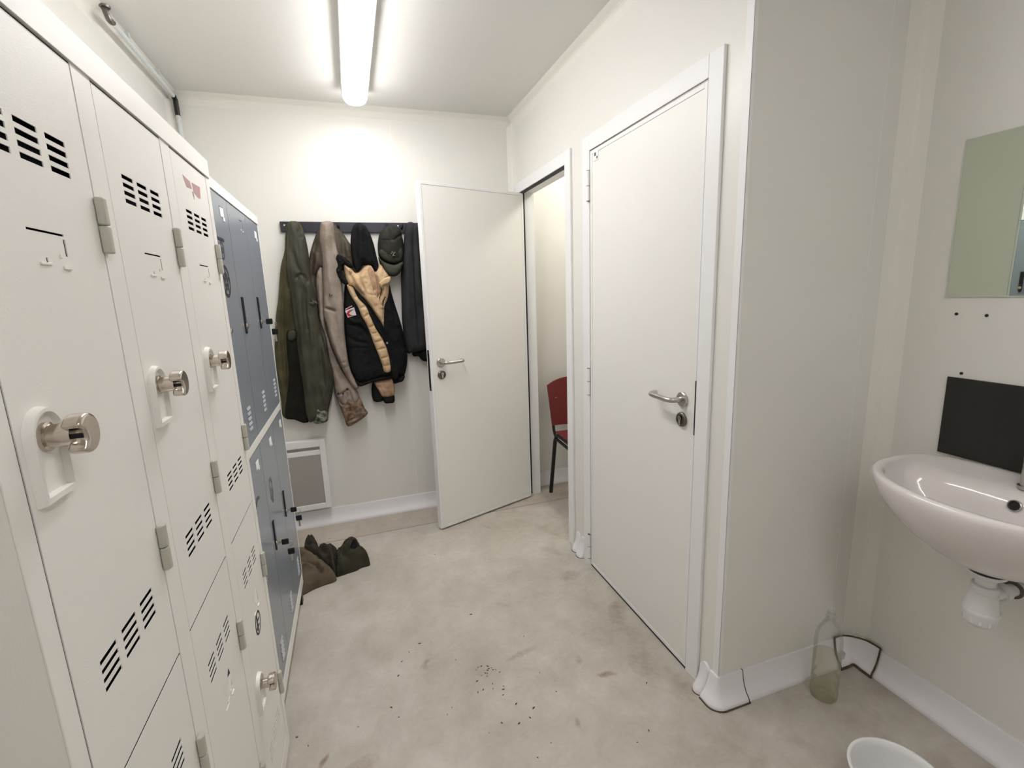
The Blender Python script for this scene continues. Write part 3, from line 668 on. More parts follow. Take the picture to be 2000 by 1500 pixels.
def g6(Y):       # garment tracings measured on the coat wall plane y = Y
    def f(u, v): p = at(520+u/3.488, 420+v/3.488, 'y', Y); return (p.x, p.z)
    return f
def wc(name, pts, m_, parent, yb, T, r=.04, folds=(), **k):
    f = g6(yb-T*.6)
    return cloth(name, [f(*p) for p in pts], M[m_], parent, lambda a, b, h: Vector((a, yb-h, b)), T, r, [([f(*q) for q in F_[0]], F_[1], F_[2]) for F_ in folds], **k)

# green work jacket
t = thing('work_jacket', 'dark green waxed work jacket, leftmost on the coat rail, with a frayed cuff', 'jacket', (-.25,3.06,1.86))
wc('back_panel', [(145,50),(128,120),(122,240),(100,330),(88,430),(80,560),(62,700),(55,850),(58,980),(75,1130),(100,1280),(112,1380),(190,1398),(275,1420),(290,1300),(262,1100),(240,900),(225,600),(210,300),(195,60)], 'green_back', t, 3.118, .035, .035,
   [([(120,450),(110,700),(125,950),(150,1300)],-.012,.010),([(90,560),(85,900),(120,1250)],.008,.012),([(160,500),(150,780)],.008,.008)], nz=(.006,26,3,1))
wc('lining', [(135,800),(165,780),(205,790),(240,900),(270,1080),(300,1290),(285,1415),(190,1396),(125,1370),(150,1150),(140,950)], 'green_dark', t, 3.090, .018, .03, [([(190,850),(200,1100),(240,1380)],.008,.012)], nz=(.004,30,5,2))
wc('sleeve', [(150,42),(180,36),(212,42),(232,90),(258,130),(275,200),(290,290),(298,400),(322,500),(345,620),(360,740),(388,850),(422,960),(450,1050),(457,1150),(447,1240),(425,1330),(415,1408),(370,1420),(325,1412),(290,1420),(262,1330),(250,1200),(226,1050),(206,900),(196,780),(175,650),(160,520),(142,420),(135,300),(138,180),(142,90)], 'green_cloth', t, 3.082, .055, .055,
   [([(205,440),(232,405),(268,425),(285,470)],-.012,.007),([(200,450),(190,560),(215,800),(235,1000)],-.012,.010),([(262,480),(262,620),(280,800)],-.010,.012),([(230,520),(240,760),(270,1050),(300,1300)],.010,.014),([(330,560),(395,880),(425,1100)],.010,.010),([(355,760),(375,1000),(400,1200)],-.012,.012),
    ([(185,230),(205,330),(240,400)],-.009,.010),([(160,120),(165,300),(175,460)],.007,.008),([(215,100),(240,160)],-.012,.007),([(380,1130),(400,1280)],.008,.008),([(300,700),(320,900)],.006,.01)], nz=(.0075,20,4.5,3))
wc('cuff', [(342,1308),(372,1322),(412,1335),(420,1404),(370,1424),(322,1420),(334,1370)], 'worn_cuff', t, 3.056, .034, .02, [([(345,1360),(380,1395),(412,1390)],.006,.004),([(340,1330),(352,1400)],.005,.004),([(330,1400),(400,1412)],-.005,.003)], nz=(.004,80,60,4), step=.003)
wc('sleeve_tab', [(150,795),(190,785),(205,810),(195,850),(150,850)], 'green_cloth', t, 3.066, .016, .012, (), nz=(.002,40,30,5), step=.004)
wc('collar', [(215,48),(236,66),(252,95),(262,150),(268,215),(248,190),(228,120)], 'green_back', t, 3.088, .020, .012, (), nz=(.002,40,10,6), step=.004)

# taupe coat with brown hood
t = thing('work_coat', 'dirty taupe work coat with a brown hood hanging second from the left', 'coat', (-.02,3.06,1.86))
wc('hood', [(405,40),(368,60),(332,140),(306,220),(288,310),(285,420),(294,510),(312,570),(342,612),(352,560),(338,450),(372,372),(480,372),(592,362),(594,236),(562,180),(522,120),(482,75),(450,44)], 'brown_cloth', t, 3.112, .042, .05,
   [([(345,150),(320,300),(305,450)],-.010,.012),([(320,250),(350,300),(330,420)],.008,.012),([(500,120),(520,200),(540,330)],-.008,.012),([(330,420),(370,380)],-.012,.007),([(545,170),(572,300)],.006,.010)], nz=(.006,18,9,11))
wc('hood_strap', [(300,562),(322,582),(345,590),(350,610),(330,606),(322,618),(290,605),(286,594),(312,590)], 'brown_cloth', t, 3.040, .012, .008, (), nz=(.001,40,30,12), step=.003)
wc('sleeve', [(347,372),(385,362),(400,600),(402,760),(440,880),(482,990),(532,1080),(598,1160),(640,1250),(672,1320),(692,1353),(640,1400),(558,1443),(530,1380),(500,1310),(476,1250),(462,1180),(440,1050),(416,920),(404,840),(372,750),(356,690),(345,560),(336,470)], 'taupe_cloth', t, 3.100, .045, .04,
   [([(370,400),(372,700),(420,860)],.006,.012),([(430,900),(480,1050),(560,1160)],-.012,.012),([(475,1230),(540,1200),(555,1180)],-.012,.005),([(560,1180),(590,1280),(575,1300)],-.010,.007),([(480,1240),(520,1290),(545,1290)],-.010,.006)], nz=(.006,24,8,13), bulge=0)
wc('cuff', [(486,1262),(510,1290),(545,1288),(560,1255),(600,1275),(640,1252),(672,1320),(693,1354),(640,1401),(558,1444),(530,1380),(503,1310)], 'taupe_dirty', t, 3.058, .022, .02, [([(545,1420),(610,1395),(680,1350)],.006,.004),([(550,1405),(610,1378)],-.006,.004)], nz=(.004,40,40,14), step=.004)
wc('sleeve', [(366,60),(385,42),(420,36),(448,44),(463,90),(470,170),(488,250),(503,300),(512,400),(520,520),(530,650),(534,800),(550,940),(566,1040),(602,1120),(632,1178),(600,1186),(560,1132),(520,1060),(480,970),(440,880),(416,760),(392,690),(386,560),(384,400),(378,270),(360,165)], 'taupe_cloth', t, 3.074, .045, .045,
   [([(386,300),(386,420),(388,640)],-.010,.005),([(395,632),(430,640),(474,656)],-.016,.006),([(440,150),(460,300),(490,520),(505,640)],-.008,.008),([(410,80),(420,300),(450,560)],.007,.014),([(440,760),(470,900),(530,1040)],.008,.012),([(470,690),(500,860),(540,980)],-.006,.010),([(505,1005),(540,1000)],-.007,.004),([(520,1040),(560,1030)],-.006,.004)], nz=(.0055,24,6,15))
f = g6(3.02)
for (u, v, s_) in ((430,538,.0042),(447,546,.0036),(440,552,.003),(432,548,.003),(553,1190,.009),(490,1222,.006),(567,1292,.007),(522,1222,.006)):
    x, z = f(u, v); 
    bm = newbm(); n = 7; yb = 3.0245 if v < 700 else 3.040
    P_ = [(x+s_*random.uniform(.6,1.2)*math.cos(2*PI*i/n), z+s_*random.uniform(.3,.9)*math.sin(2*PI*i/n)) for i in range(n)]
    prism(bm, P_, lambda a,b: Vector((a, yb+.012, b)), lambda a,b: Vector((a, yb-.004, b))); obj('burn_hole', bm, M['dark'], t)

# black and tan parka
t = tp = thing('parka', 'black and tan quilted work parka with a chest badge, middle of the coat rail', 'jacket', (.1,3.06,1.86))
wc('body', [(536,470),(560,480),(590,500),(640,560),(700,600),(800,560),(838,470),(856,530),(880,610),(906,690),(930,770),(950,860),(966,960),(960,1040),(944,1095),(905,1110),(870,1112),(800,1110),(760,1120),(700,1140),(630,1150),(600,1118),(572,1050),(550,930),(535,800),(528,650),(530,560)], 'black_cloth', t, 3.100, .058, .05,
   [([(560,740),(640,760),(700,830)],-.012,.010),([(550,820),(620,860),(700,870)],-.008,.010),([(560,700),(610,730),(650,720)],.008,.012),([(860,560),(880,760),(930,950)],-.006,.012),([(570,905),(700,900)],-.005,.005),([(880,900),(960,905)],-.004,.004),([(900,650),(890,850),(900,1050)],.006,.02)], nz=(.008,12,9,21))
wc('waistband', [(598,1118),(640,1140),(700,1122),(760,1105),(850,1090),(850,1118),(780,1130),(700,1152),(634,1172)], 'fur', t, 3.082, .040, .015, (), nz=(.002,60,10,22), step=.004)
wc('waistband', [(862,1112),(900,1108),(946,1092),(936,1132),(905,1145),(868,1152)], 'fur', t, 3.082, .040, .015, (), nz=(.002,60,10,23), step=.004)
wc('hood', [(580,110),(592,70),(612,50),(640,46),(666,58),(692,90),(716,140),(736,200),(752,270),(768,335),(768,400),(742,392),(715,346),(660,340),(640,375),(612,382),(592,335),(578,250),(574,170)], 'black_cloth', t, 3.078, .058, .045,
   [([(620,70),(610,200),(620,330)],-.010,.010),([(660,90),(680,200),(700,320)],-.010,.010),([(640,80),(650,220),(655,320)],.008,.010)], nz=(.006,22,8,24))
wc('fur_collar', [(470,296),(484,266),(520,278),(570,316),(592,348),(560,362),(524,342),(520,400),(562,468),(530,472),(490,430),(472,372),(484,340)], 'fur', t, 3.052, .030, .02, (), nz=(.009,70,70,25), step=.004)
wc('collar', [(522,300),(545,335),(580,360),(606,392),(640,380),(668,345),(712,338),(736,386),(764,352),(780,330),(815,372),(846,425),(842,468),(834,560),(814,620),(809,700),(806,792),(780,742),(740,680),(700,620),(650,560),(600,500),(556,480),(532,400)], 'tan_cloth', t, 3.072, .052, .035,
   [([(560,380),(590,440),(610,490),(680,560)],-.014,.008),([(700,345),(715,420),(760,520)],-.012,.010),([(650,380),(670,470),(740,620)],.010,.014),([(600,420),(640,500),(720,620),(790,720)],.008,.012),([(740,400),(760,480),(780,560)],-.014,.010),([(780,470),(830,430)],-.014,.006),([(768,560),(800,500)],-.014,.006),([(790,620),(805,560)],-.010,.006),([(690,540),(740,548)],-.006,.004),([(780,640),(815,645)],-.004,.003),([(545,320),(575,400)],.008,.01)], nz=(.006,30,16,26), step=.0045)
wc('collar_flap', [(768,462),(800,432),(842,418),(850,440),(835,466),(800,478),(782,500),(776,480)], 'tan_cloth', t, 3.018, .014, .010, (), nz=(.001,30,20,27), step=.003)
wc('front_strip', [(548,474),(590,492),(632,562),(682,612),(712,682),(752,772),(790,832),(822,902),(842,982),(852,1062),(806,1072),(790,1020),(760,940),(730,868),(702,790),(680,740),(650,688),(620,620),(574,545)], 'tan_cloth', t, 3.044, .026, .02,
   [([(600,560),(650,540)],-.006,.005),([(640,640),(700,600)],-.006,.005),([(660,700),(720,660)],-.006,.006),([(690,770),(750,745)],-.007,.006),([(705,810),(760,800)],-.005,.005),([(725,870),(800,850)],-.006,.006),([(745,920),(815,905)],-.007,.006),([(765,985),(835,960)],-.006,.005),([(785,1030),(845,1020)],-.005,.006)], nz=(.004,40,30,28), step=.004)
wc('zip_placket', [(596,498),(618,520),(690,612),(740,712),(792,800),(812,850),(838,905),(862,965),(896,1060),(902,1112),(868,1118),(852,1062),(842,985),(820,900),(786,832),(748,772),(708,690),(680,622),(630,570)], 'fur', t, 3.034, .022, .012, (), nz=(.001,40,20,29), step=.004)
for u, v in ((823,872),(886,1087)):
    x, z = g6(3.02)(u, v); bm = newbm(); lathe(bm, [(.0058,.004),(.0058,-.003),(.003,-.004),(.0025,-.0025),(.0002,-.0025)], (x,3.019,z), 'y', 16); obj('snap_button', bm, M['nickel'], t, smooth=True, angle=30)
wc('sleeve_end', [(735,1140),(790,1120),(862,1112),(876,1180),(870,1236),(800,1246),(765,1200)], 'tan_soiled', t, 3.098, .042, .03, [([(770,1160),(800,1220)],-.006,.006),([(830,1150),(850,1220)],.005,.008)], nz=(.004,40,30,30), step=.004)
wc('sleeve_end', [(722,1150),(770,1140),(790,1200),(800,1240),(800,1268),(730,1270)], 'black_cloth', t, 3.115, .030, .02, (), nz=(.003,40,20,31), step=.004)
wc('cuff', [(798,1240),(830,1234),(872,1228),(875,1278),(840,1286),(806,1284)], 'fur', t, 3.096, .044, .018, (), nz=(.002,90,10,32), step=.004)
wc('neck_lining', [(714,345),(738,385),(748,430),(766,520),(760,570),(738,548),(712,480),(694,400),(696,360)], 'tan_soiled', t, 3.034, .016, .012, [([(716,370),(730,450),(745,540)],-.006,.005)], nz=(.003,40,30,33), step=.004)
for nm, pth in (('piping', [(770,570),(786,512),(777,481),(806,452),(838,426)]), ('piping', [(794,622),(800,585),(812,556)]), ('piping', [(560,478),(590,486),(612,512),(640,548)])):
    bm = newbm(); q_ = catmull([(*g6(3.012)(*p),) for p in pth], 4); tube(bm, [(a, 3.0145, b) for a, b in q_], .0028, 6); obj(nm, bm, M['fur'], t, smooth=True)
# chest badge: white patch, red swoosh, red edge
f = g6(3.03)
def badge(P_, m_, dy, nm, par):
    bm = newbm(); q = [f(*p) for p in P_]; prism(bm, q, lambda a,b: Vector((a, 3.0405-dy, b)), lambda a,b: Vector((a, 3.0385-dy, b))); return obj(nm, bm, M[m_], par)
bdg = badge([(536,652),(598,628),(614,682),(556,700)], 'badge_white', .001, 'badge', t); bdg['label'] = 'white badge with a red swoosh'
badge([(545,672),(560,652),(598,640),(572,658),(563,672),(580,682),(606,684),(560,690)], 'badge_red', .0032, 'badge_print', bdg)
badge([(538,640),(584,616),(586,622),(541,648)], 'badge_white', .001, 'badge', t)
badge([(541,642),(580,622),(581,625),(542,646)], 'badge_red', .0032, 'badge_print', bdg)

# cap
t = thing('baseball_cap', 'dusty black and olive baseball cap hanging by its strap on the rail', 'cap', (.25,3.06,1.85))
wc('crown', [(800,88),(832,60),(852,50),(890,70),(922,100),(938,180),(942,262),(930,318),(870,336),(800,312),(768,272),(762,200),(772,130)], 'cap_cloth', t, 3.105, .075, .07, [([(858,178),(830,90)],-.008,.006),([(858,178),(925,130)],-.008,.006),([(858,178),(775,170)],-.004,.004)], nz=(.002,20,20,41), step=.004)
wc('front_panel', [(776,236),(815,205),(857,184),(900,200),(928,226),(932,272),(918,312),(870,326),(806,306),(772,268)], 'cap_olive', t, 3.064, .036, .10, [([(857,190),(868,320)],-.003,.003)], nz=(.001,30,30,42), step=.004)
wc('brim', [(764,284),(800,314),(870,338),(932,316),(930,360),(908,400),(872,418),(832,407),(790,362)], 'cap_olive', t, 3.070, .048, .022, (), nz=(.001,20,20,43), step=.004)
x, z = g6(3.03)(858,179); bm = newbm(); lathe(bm, [(.009,.012),(.009,-.002),(.006,-.005),(.001,-.006)], (x,3.034,z), 'y', 16); obj('button', bm, M['cap_olive'], t, smooth=True)
bm = newbm()
for (u,v),(u2,v2) in (((855,245),(872,262)),((872,262),(880,250)),((862,270),(878,278)),((868,262),(862,280)),((850,262),(858,256))):
    a = g6(3.02)(u,v); b = g6(3.02)(u2,v2); tube(bm, [(a[0],3.0265,a[1]),(b[0],3.0265,b[1])], .0022, 6)
obj('emblem', bm, mat('emblem_grey', srgb(125,122,108), .8), t); t.children[-1]['label'] = 'worn pale emblem'
# charcoal garment half hidden by the open door
t = thing('work_trousers', 'charcoal work trousers hanging at the right end of the rail, half behind the open door', 'trousers', (.36,3.07,1.86))
wc('leg', [(958,56),(985,42),(1012,50),(1060,70),(1090,300),(1110,600),(1118,880),(1060,932),(1000,940),(968,946),(950,890),(930,740),(925,600),(922,400),(935,250),(944,120)], 'charcoal_cloth', t, 3.110, .050, .05, [([(1000,80),(1010,400),(1030,700),(1050,900)],-.010,.010),([(960,200),(960,500),(975,900)],.006,.014),([(1040,100),(1060,500)],-.012,.010)], nz=(.005,22,3,51))
wc('leg', [(1040,100),(1150,100),(1160,500),(1160,900),(1140,1000),(1090,1000),(1062,992),(1040,965),(1005,966),(1000,930),(1060,900),(1062,600)], 'black_cloth', t, 3.120, .035, .03, (), nz=(.005,22,5,52))

# crumpled trousers on the floor
t = thing('work_trousers', 'crumpled dark olive work trousers lying on the concrete floor beside the blue lockers', 'trousers', (-.2,2.65,0))
def fc(name, pts, m_, T, r, folds=(), zc=.035, z0=.001, **k):
    f = lambda u, v: (lambda p: (p.x, p.y))(at(560+u/10, 1010+v/10, 'z', zc))
    return cloth(name, [f(*p) for p in pts], M[m_], t, lambda a, b, h: Vector((a, b, z0+h)), T, r, [([f(*q) for q in F_[0]], F_[1], F_[2]) for F_ in folds], **k)
fc('leg', [(160,640),(300,640),(430,640),(580,700),(700,830),(830,960),(940,1050),(945,1140),(700,1225),(500,1305),(330,1395),(200,1430),(60,1300),(60,900)], 'floor_brown', .082, .075, [([(320,1040),(480,1060),(620,1110),(700,1190)],-.020,.011),([(330,1110),(480,1130),(600,1170)],.012,.014),([(330,860),(480,900),(640,1000),(760,1080)],.012,.02),([(420,700),(540,820),(700,960)],-.010,.012)], nz=(.010,11,11,61), step=.006)
fc('leg', [(330,700),(325,560),(345,450),(400,400),(480,390),(560,430),(610,520),(660,620),(660,720),(520,760)], 'floor_olive', .098, .035, [([(430,430),(420,560),(470,680)],-.028,.010),([(480,420),(540,520),(570,640)],.010,.014),([(520,520),(560,640)],-.012,.008)], zc=.055, nz=(.014,16,16,62), step=.005)
fc('waist', [(540,760),(600,640),(660,590),(780,585),(860,610),(950,600),(1010,640),(1000,800),(965,1010),(880,1010),(760,910),(640,850)], 'floor_olive', .086, .04, [([(640,700),(760,780),(880,920)],-.018,.014),([(820,640),(900,800),(935,960)],.010,.014),([(700,640),(800,760),(860,900)],.008,.012),([(930,660),(960,800),(950,940)],-.016,.009)], zc=.045, nz=(.012,16,16,63), step=.005)
fc('leg', [(945,1000),(960,850),(950,700),(1040,600),(1130,510),(1210,470),(1320,460),(1400,490),(1460,570),(1510,620),(1570,670),(1610,730),(1600,790),(1450,830),(1340,890),(1180,940),(1040,985)], 'floor_olive', .094, .042, [([(1030,860),(1100,680),(1180,580)],-.022,.010),([(1080,880),(1160,740),(1220,620)],.012,.010),([(1120,900),(1200,780),(1240,680)],-.014,.008),([(1400,700),(1480,660),(1540,690)],-.012,.010),([(1300,860),(1400,780),(1470,740)],.008,.010)], zc=.05, nz=(.013,16,16,64), step=.005)
fc('leg_opening', [(1205,640),(1240,560),(1300,500),(1390,480),(1430,530),(1410,620),(1340,680),(1250,710)], 'black_cloth', .106, .03, [([(1300,610),(1380,560)],.012,.012)], zc=.075, nz=(.006,30,30,65), step=.005, minh=.03)

# ------------------------------------------------------------------ convector heater
t = thing('wall_heater', 'white electric panel heater with a grey mesh front, low on the back wall', 'heater', (-.45,YB,.1))
hx0, hx1, hz0, hz1, hy = -.68, -.225, .128, .580, 3.085
M['mesh'] = mat('heater_mesh', srgb(150,142,138), .5, vary=.15, vscale=900)
def mk_mesh():
    m = M['mesh']; N = m.node_tree.nodes; L = m.node_tree.links; tc = N.new('ShaderNodeTexCoord'); v = N.new('ShaderNodeTexVoronoi'); v.inputs['Scale'].default_value = 260; v.inputs['Randomness'].default_value = 0
    r = N.new('ShaderNodeValToRGB'); r.color_ramp.elements[0].position = .25; r.color_ramp.elements[1].position = .42; r.color_ramp.elements[0].color = srgb(84,78,76); r.color_ramp.elements[1].color = srgb(172,166,162)
    L.new(tc.outputs['Object'], v.inputs['Vector']); L.new(v.outputs['Distance'], r.inputs[0]); L.new(r.outputs[0], N['Principled BSDF'].inputs['Base Color'])
mk_mesh()
b_ = .034
bx('casing', [(hx0,hx0+b_,hy,YB-.02,hz0,hz1),(hx1-b_,hx1,hy,YB-.02,hz0,hz1),(hx0+b_,hx1-b_,hy,YB-.02,hz0,hz0+b_),(hx0+b_,hx1-b_,hy,YB-.02,hz1-.045,hz1),(hx0+b_,hx1-b_,hy+.004,YB-.02,hz1-.098,hz1-.067)], M['white'], t, .003)
bx('back_plate', (hx0+.03,hx1-.03,YB-.022,YB,hz0+.03,hz1-.02), M['white'], t)
bx('mesh_grille', (hx0+b_,hx1-b_,hy+.006,hy+.010,hz0+b_,hz1-.098), M['mesh'], t)
bx('air_outlet', (hx0+b_,hx1-b_,hy+.028,hy+.03,hz1-.067,hz1-.045), mat('outlet', srgb(190,184,176), .5), t)

# ------------------------------------------------------------------ red chair in the next room
t = thing('stacking_chair', 'dark red plastic stacking chair with black metal legs beyond the open doorway', 'chair', (1.45,2.83,0))
dirf = Vector((-.03,-1,0)).normalized(); dirs = Vector((1,-.03,0)).normalized(); o0 = Vector((1.258,3.024,0))
def cp(s_, f_, z): return o0 + dirs*s_ + dirf*f_ + Vector((0,0,z))
for k, s_ in enumerate((0, .46)):
    q = 1 if k == 0 else -1
    bm = newbm(); tube(bm, [cp(s_,0,0), cp(s_+q*.022,.045,.40), cp(s_+q*.026,.058,.428)], .0138, 10); obj('leg', bm, M['blackmetal'], t, smooth=True)
    bm = newbm(); tube(bm, catmull([cp(s_+q*.026,.058,.428), cp(s_+q*.028,.085,.446), cp(s_+q*.03,.18,.446), cp(s_+q*.03,.33,.440), cp(s_+q*.03,.365,.425), cp(s_+q*.028,.378,.395)], 5), .0138, 10); obj('side_rail', bm, M['blackmetal'], t, smooth=True)
    bm = newbm(); tube(bm, [cp(s_+q*.028,.378,.395), cp(s_+q*.005,.44,0)], .0138, 10); obj('leg', bm, M['blackmetal'], t, smooth=True)
    bm = newbm(); tube(bm, [cp(s_+q*.028,.30,.405), cp(s_+q*.026,.05,.415), cp(s_+q*.026,.012,.47), cp(s_+q*.026,-.015,.62), cp(s_+q*.026,-.03,.74)], .0105, 10); obj('back_upright', bm, M['blackmetal'], t, smooth=True)
    bm = newbm(); tube(bm, [cp(s_+q*.028,.36,.34), cp(s_+q*.0,.36,.34)], .010, 8); obj('bumper', bm, M['black'], t)
bm = newbm(); tube(bm, [cp(.03,.10,.435), cp(.43,.10,.435)], .009, 8); tube(bm, [cp(.03,.33,.43), cp(.43,.33,.43)], .009, 8); obj('cross_bar', bm, M['blackmetal'], t)
def shell(name, nu, nv, fn, th, m_):
    bm = newbm(); A = [[bm.verts.new(fn(i/nu, j/nv, 0)) for j in range(nv+1)] for i in range(nu+1)]; B = [[bm.verts.new(fn(i/nu, j/nv, th)) for j in range(nv+1)] for i in range(nu+1)]
    for i in range(nu):
        for j in range(nv): bm.faces.new((A[i][j],A[i+1][j],A[i+1][j+1],A[i][j+1])); bm.faces.new((B[i][j+1],B[i+1][j+1],B[i+1][j],B[i][j]))
    for i in range(nu): bm.faces.new((A[i][0],B[i][0],B[i+1][0],A[i+1][0])); bm.faces.new((A[i][nv],A[i+1][nv],B[i+1][nv],B[i][nv]))
    for j in range(nv): bm.faces.new((A[0][j],A[0][j+1],B[0][j+1],B[0][j])); bm.faces.new((A[nu][j],B[nu][j],B[nu][j+1],A[nu][j+1]))
    return obj(name, bm, M[m_], t, smooth=True, angle=50)
def back_fn(u, v, th):
    s_ = -.012 + .484*u; e_ = (2*u-1)
    zt = .835 - .045*abs(e_)**3.2; zb = .500 - .006*math.cos(PI*e_); inset = .020*(1-v)*(-e_)*abs(e_)
    return cp(s_+inset, -.030*v + .030*(e_*e_) - .008 + th, zb+(zt-zb)*v)
shell('backrest', 18, 10, back_fn, .012, 'red')
def seat_fn(u, v, th):
    e_ = 2*u-1; return cp(.02+.42*u, .06+.37*v, .458 - .012*(1-e_*e_)*math.sin(PI*v) - .022*max(0,(v-.8)/.2)**2 + .004 + th)
shell('seat', 14, 14, seat_fn, .010, 'red')
bm = newbm(); p_ = cp(.045,.012,.70); lathe(bm, [(.005,0),(.003,-.003)], p_, 'y', 10); obj('screw', bm, M['nickel'], t)

# ------------------------------------------------------------------ wash basin
SYC = .712
t = thing('wash_basin', 'white ceramic wash basin fixed to the wall below the mirror', 'wash basin', (XS,SYC,.88))
def plan(a, wy, wx, x_back, ex=2.5):
    """D-shaped plan: a from 0..1 around; flat on the wall side"""
    th = 2*PI*a; c, s_ = math.cos(th), math.sin(th)
    y = SYC + wy*math.copysign(abs(c)**(2/ex), c)
    q = math.copysign(abs(s_)**(2/ex), s_)
    x = x_back - wx*.5 - wx*.5*q if 0 else None
    return c, s_
def dring(wy, xf, xb, z, n=64, ey=2.3, zf=0, cornr=.55):
    """ring whose front is a half superellipse from x=xb to xf and whose back is nearly straight"""
    pts = []; xm = xb - (xb-xf)*.42
    for i in range(n):
        th = 2*PI*i/n; c, s_ = math.cos(th), math.sin(th)
        if s_ >= 0:   # front half
            e = 2.15; y = SYC + wy*math.copysign(abs(c)**(2/e), c); x = xm - (xm-xf)*abs(s_)**(2/e)
        else:
            e = 3.6; y = SYC + wy*math.copysign(abs(c)**(2/e), c); x = xm + (xb-xm)*abs(s_)**(2/e)
        pts.append(Vector((x, y, z + zf*max(0, s_))))
    return pts
BW = .277; XF = 1.318; XBK = XS-.001
bm = newbm(); rings = [
    dring(.050,1.53,1.64,.674), dring(.080,1.49,1.69,.676), dring(.13,1.455,XBK,.692), dring(.175,1.415,XBK,.720), dring(.215,1.380,XBK,.757), dring(.250,1.348,XBK,.800), dring(.267,1.326,XBK,.842), dring(.276,1.318,XBK,.868), dring(BW,1.317,XBK,.880), dring(.280,1.320,XBK-.001,.889), dring(.272,1.328,XBK-.008,.893),
    dring(.256,1.345,XBK-.026,.890), dring(.248,1.354,XBK-.040,.880), dring(.236,1.364,XBK-.118,.862), dring(.222,1.376,XBK-.128,.835), dring(.195,1.398,XBK-.140,.795), dring(.150,1.430,XBK-.150,.760), dring(.09,1.48,XBK-.165,.742), dring(.03,1.535,1.585,.737)]
loft(bm, rings)
bas = obj('basin', bm, M['ceramic'], t, smooth='all'); md = bas.modifiers.new('sub', 'SUBSURF'); md.levels = 1; md.render_levels = 1
bm = newbm(); 
c_ = Vector((1.607,.703,.840)); ax = Vector((-1,0,.35)).normalized(); x_, y_ = frame(ax)
prof = [(.0155,-.01),(.0155,.004),(.013,.006),(.011,.003),(.011,-.012)]
loft(bm, [[c_+ax*h+(x_*math.cos(a)+y_*math.sin(a))*r_ for a in [2*PI*i/24 for i in range(24)]] for r_, h in prof], cap=False); ov = obj('overflow_ring', bm, M['steel'], bas, smooth=True)
bm = newbm(); loft(bm, [[c_+ax*h+(x_*math.cos(a)+y_*math.sin(a))*.0112 for a in [2*PI*i/24 for i in range(24)]] for h in (-.008,-.001)]); obj('overflow_hole', bm, M['dark'], bas)
bm = newbm(); lathe(bm, [(.030,.738),(.030,.742),(.02,.743),(.012,.740)], (1.560,SYC,0), 'z'); obj('drain', bm, M['steel'], t, smooth=True)
# black gasket, trap
bm = newbm(); lathe(bm, [(.043,.660),(.046,.666),(.046,.674)], (1.556,SYC,0), 'z'); obj('gasket', bm, M['black'], t, smooth=True)
bm = newbm(); lathe(bm, [(.022,.618),(.022,.636),(.034,.644),(.042,.652),(.043,.659)], (1.556,SYC,0), 'z'); obj('drain_pipe', bm, M['plastic'], t, smooth=True, angle=50)
tr = thing('bottle_trap', 'white plastic bottle trap hanging under the wash basin', 'trap', (1.556,SYC,.50))
bm = newbm(); lathe(bm, [(.006,.492),(.017,.494),(.027,.501),(.034,.513),(.0375,.529),(.038,.536),(.0400,.538),(.0400,.545),(.0365,.547),(.035,.565),(.030,.588),(.027,.598),(.029,.600),(.029,.618),(.024,.620)], (1.556,SYC,0), 'z', 40); obj('trap_body', bm, M['plastic'], tr, smooth=True, angle=35)
bm = newbm()
for k in range(12):
    a = 2*PI*k/12; box(bm, .031,.0368,-.0035,.0035,.512,.530, Matrix.Translation((1.556,SYC,0)) @ Matrix.Rotation(a,4,'Z'))
obj('grip_ribs', bm, M['plastic'], tr, .001)
bm = newbm(); tube(bm, catmull([(1.575,SYC-.01,.590),(1.62,SYC-.018,.592),(1.68,SYC-.02,.594),(XS,SYC-.02,.594)],3), .016, 16); obj('outlet_pipe', bm, M['plastic'], tr, smooth=True)
bm = newbm(); lathe(bm, [(.023,0),(.023,.020),(.018,.022)], (1.595,SYC-.014,.591), 'x', 24); obj('outlet_nut', bm, M['plastic'], tr, smooth=True, angle=40)
bm = newbm(); lathe(bm, [(.0245,0),(.0245,.006)], (1.640,SYC-.018,.593), 'x', 24); obj('rubber_ring', bm, M['steeld'], tr)
bm = newbm(); lathe(bm, [(.030,-.004),(.028,-.001)], (XS,SYC-.02,.594), 'x', 24); obj('wall_rose', bm, M['plastic'], tr)
# tap
t = thing('basin_tap', 'chrome mixer tap at the back edge of the wash basin', 'tap', (1.675,SYC-.005,.885))
bm = newbm(); lathe(bm, [(.026,.874),(.026,.882),(.0215,.885),(.0215,1.035),(.018,1.042)], (1.672,SYC-.005,0), 'z'); obj('tap_body', bm, M['steel'], t, smooth=True, angle=35)
bm = newbm(); tube(bm, catmull([(1.665,SYC-.012,1.005),(1.63,SYC-.035,1.022),(1.59,SYC-.062,1.020),(1.572,SYC-.074,1.000)],4), .0105, 14); obj('spout', bm, M['steel'], t, smooth=True)
bm = newbm(); tube(bm, [(1.672,SYC-.005,1.040),(1.672,SYC-.005,1.056),(1.664,SYC-.015,1.064),(1.615,SYC-.050,1.090)], [.014,.013,.009,.006], 12); obj('tap_lever', bm, M['steel'], t, smooth=True)
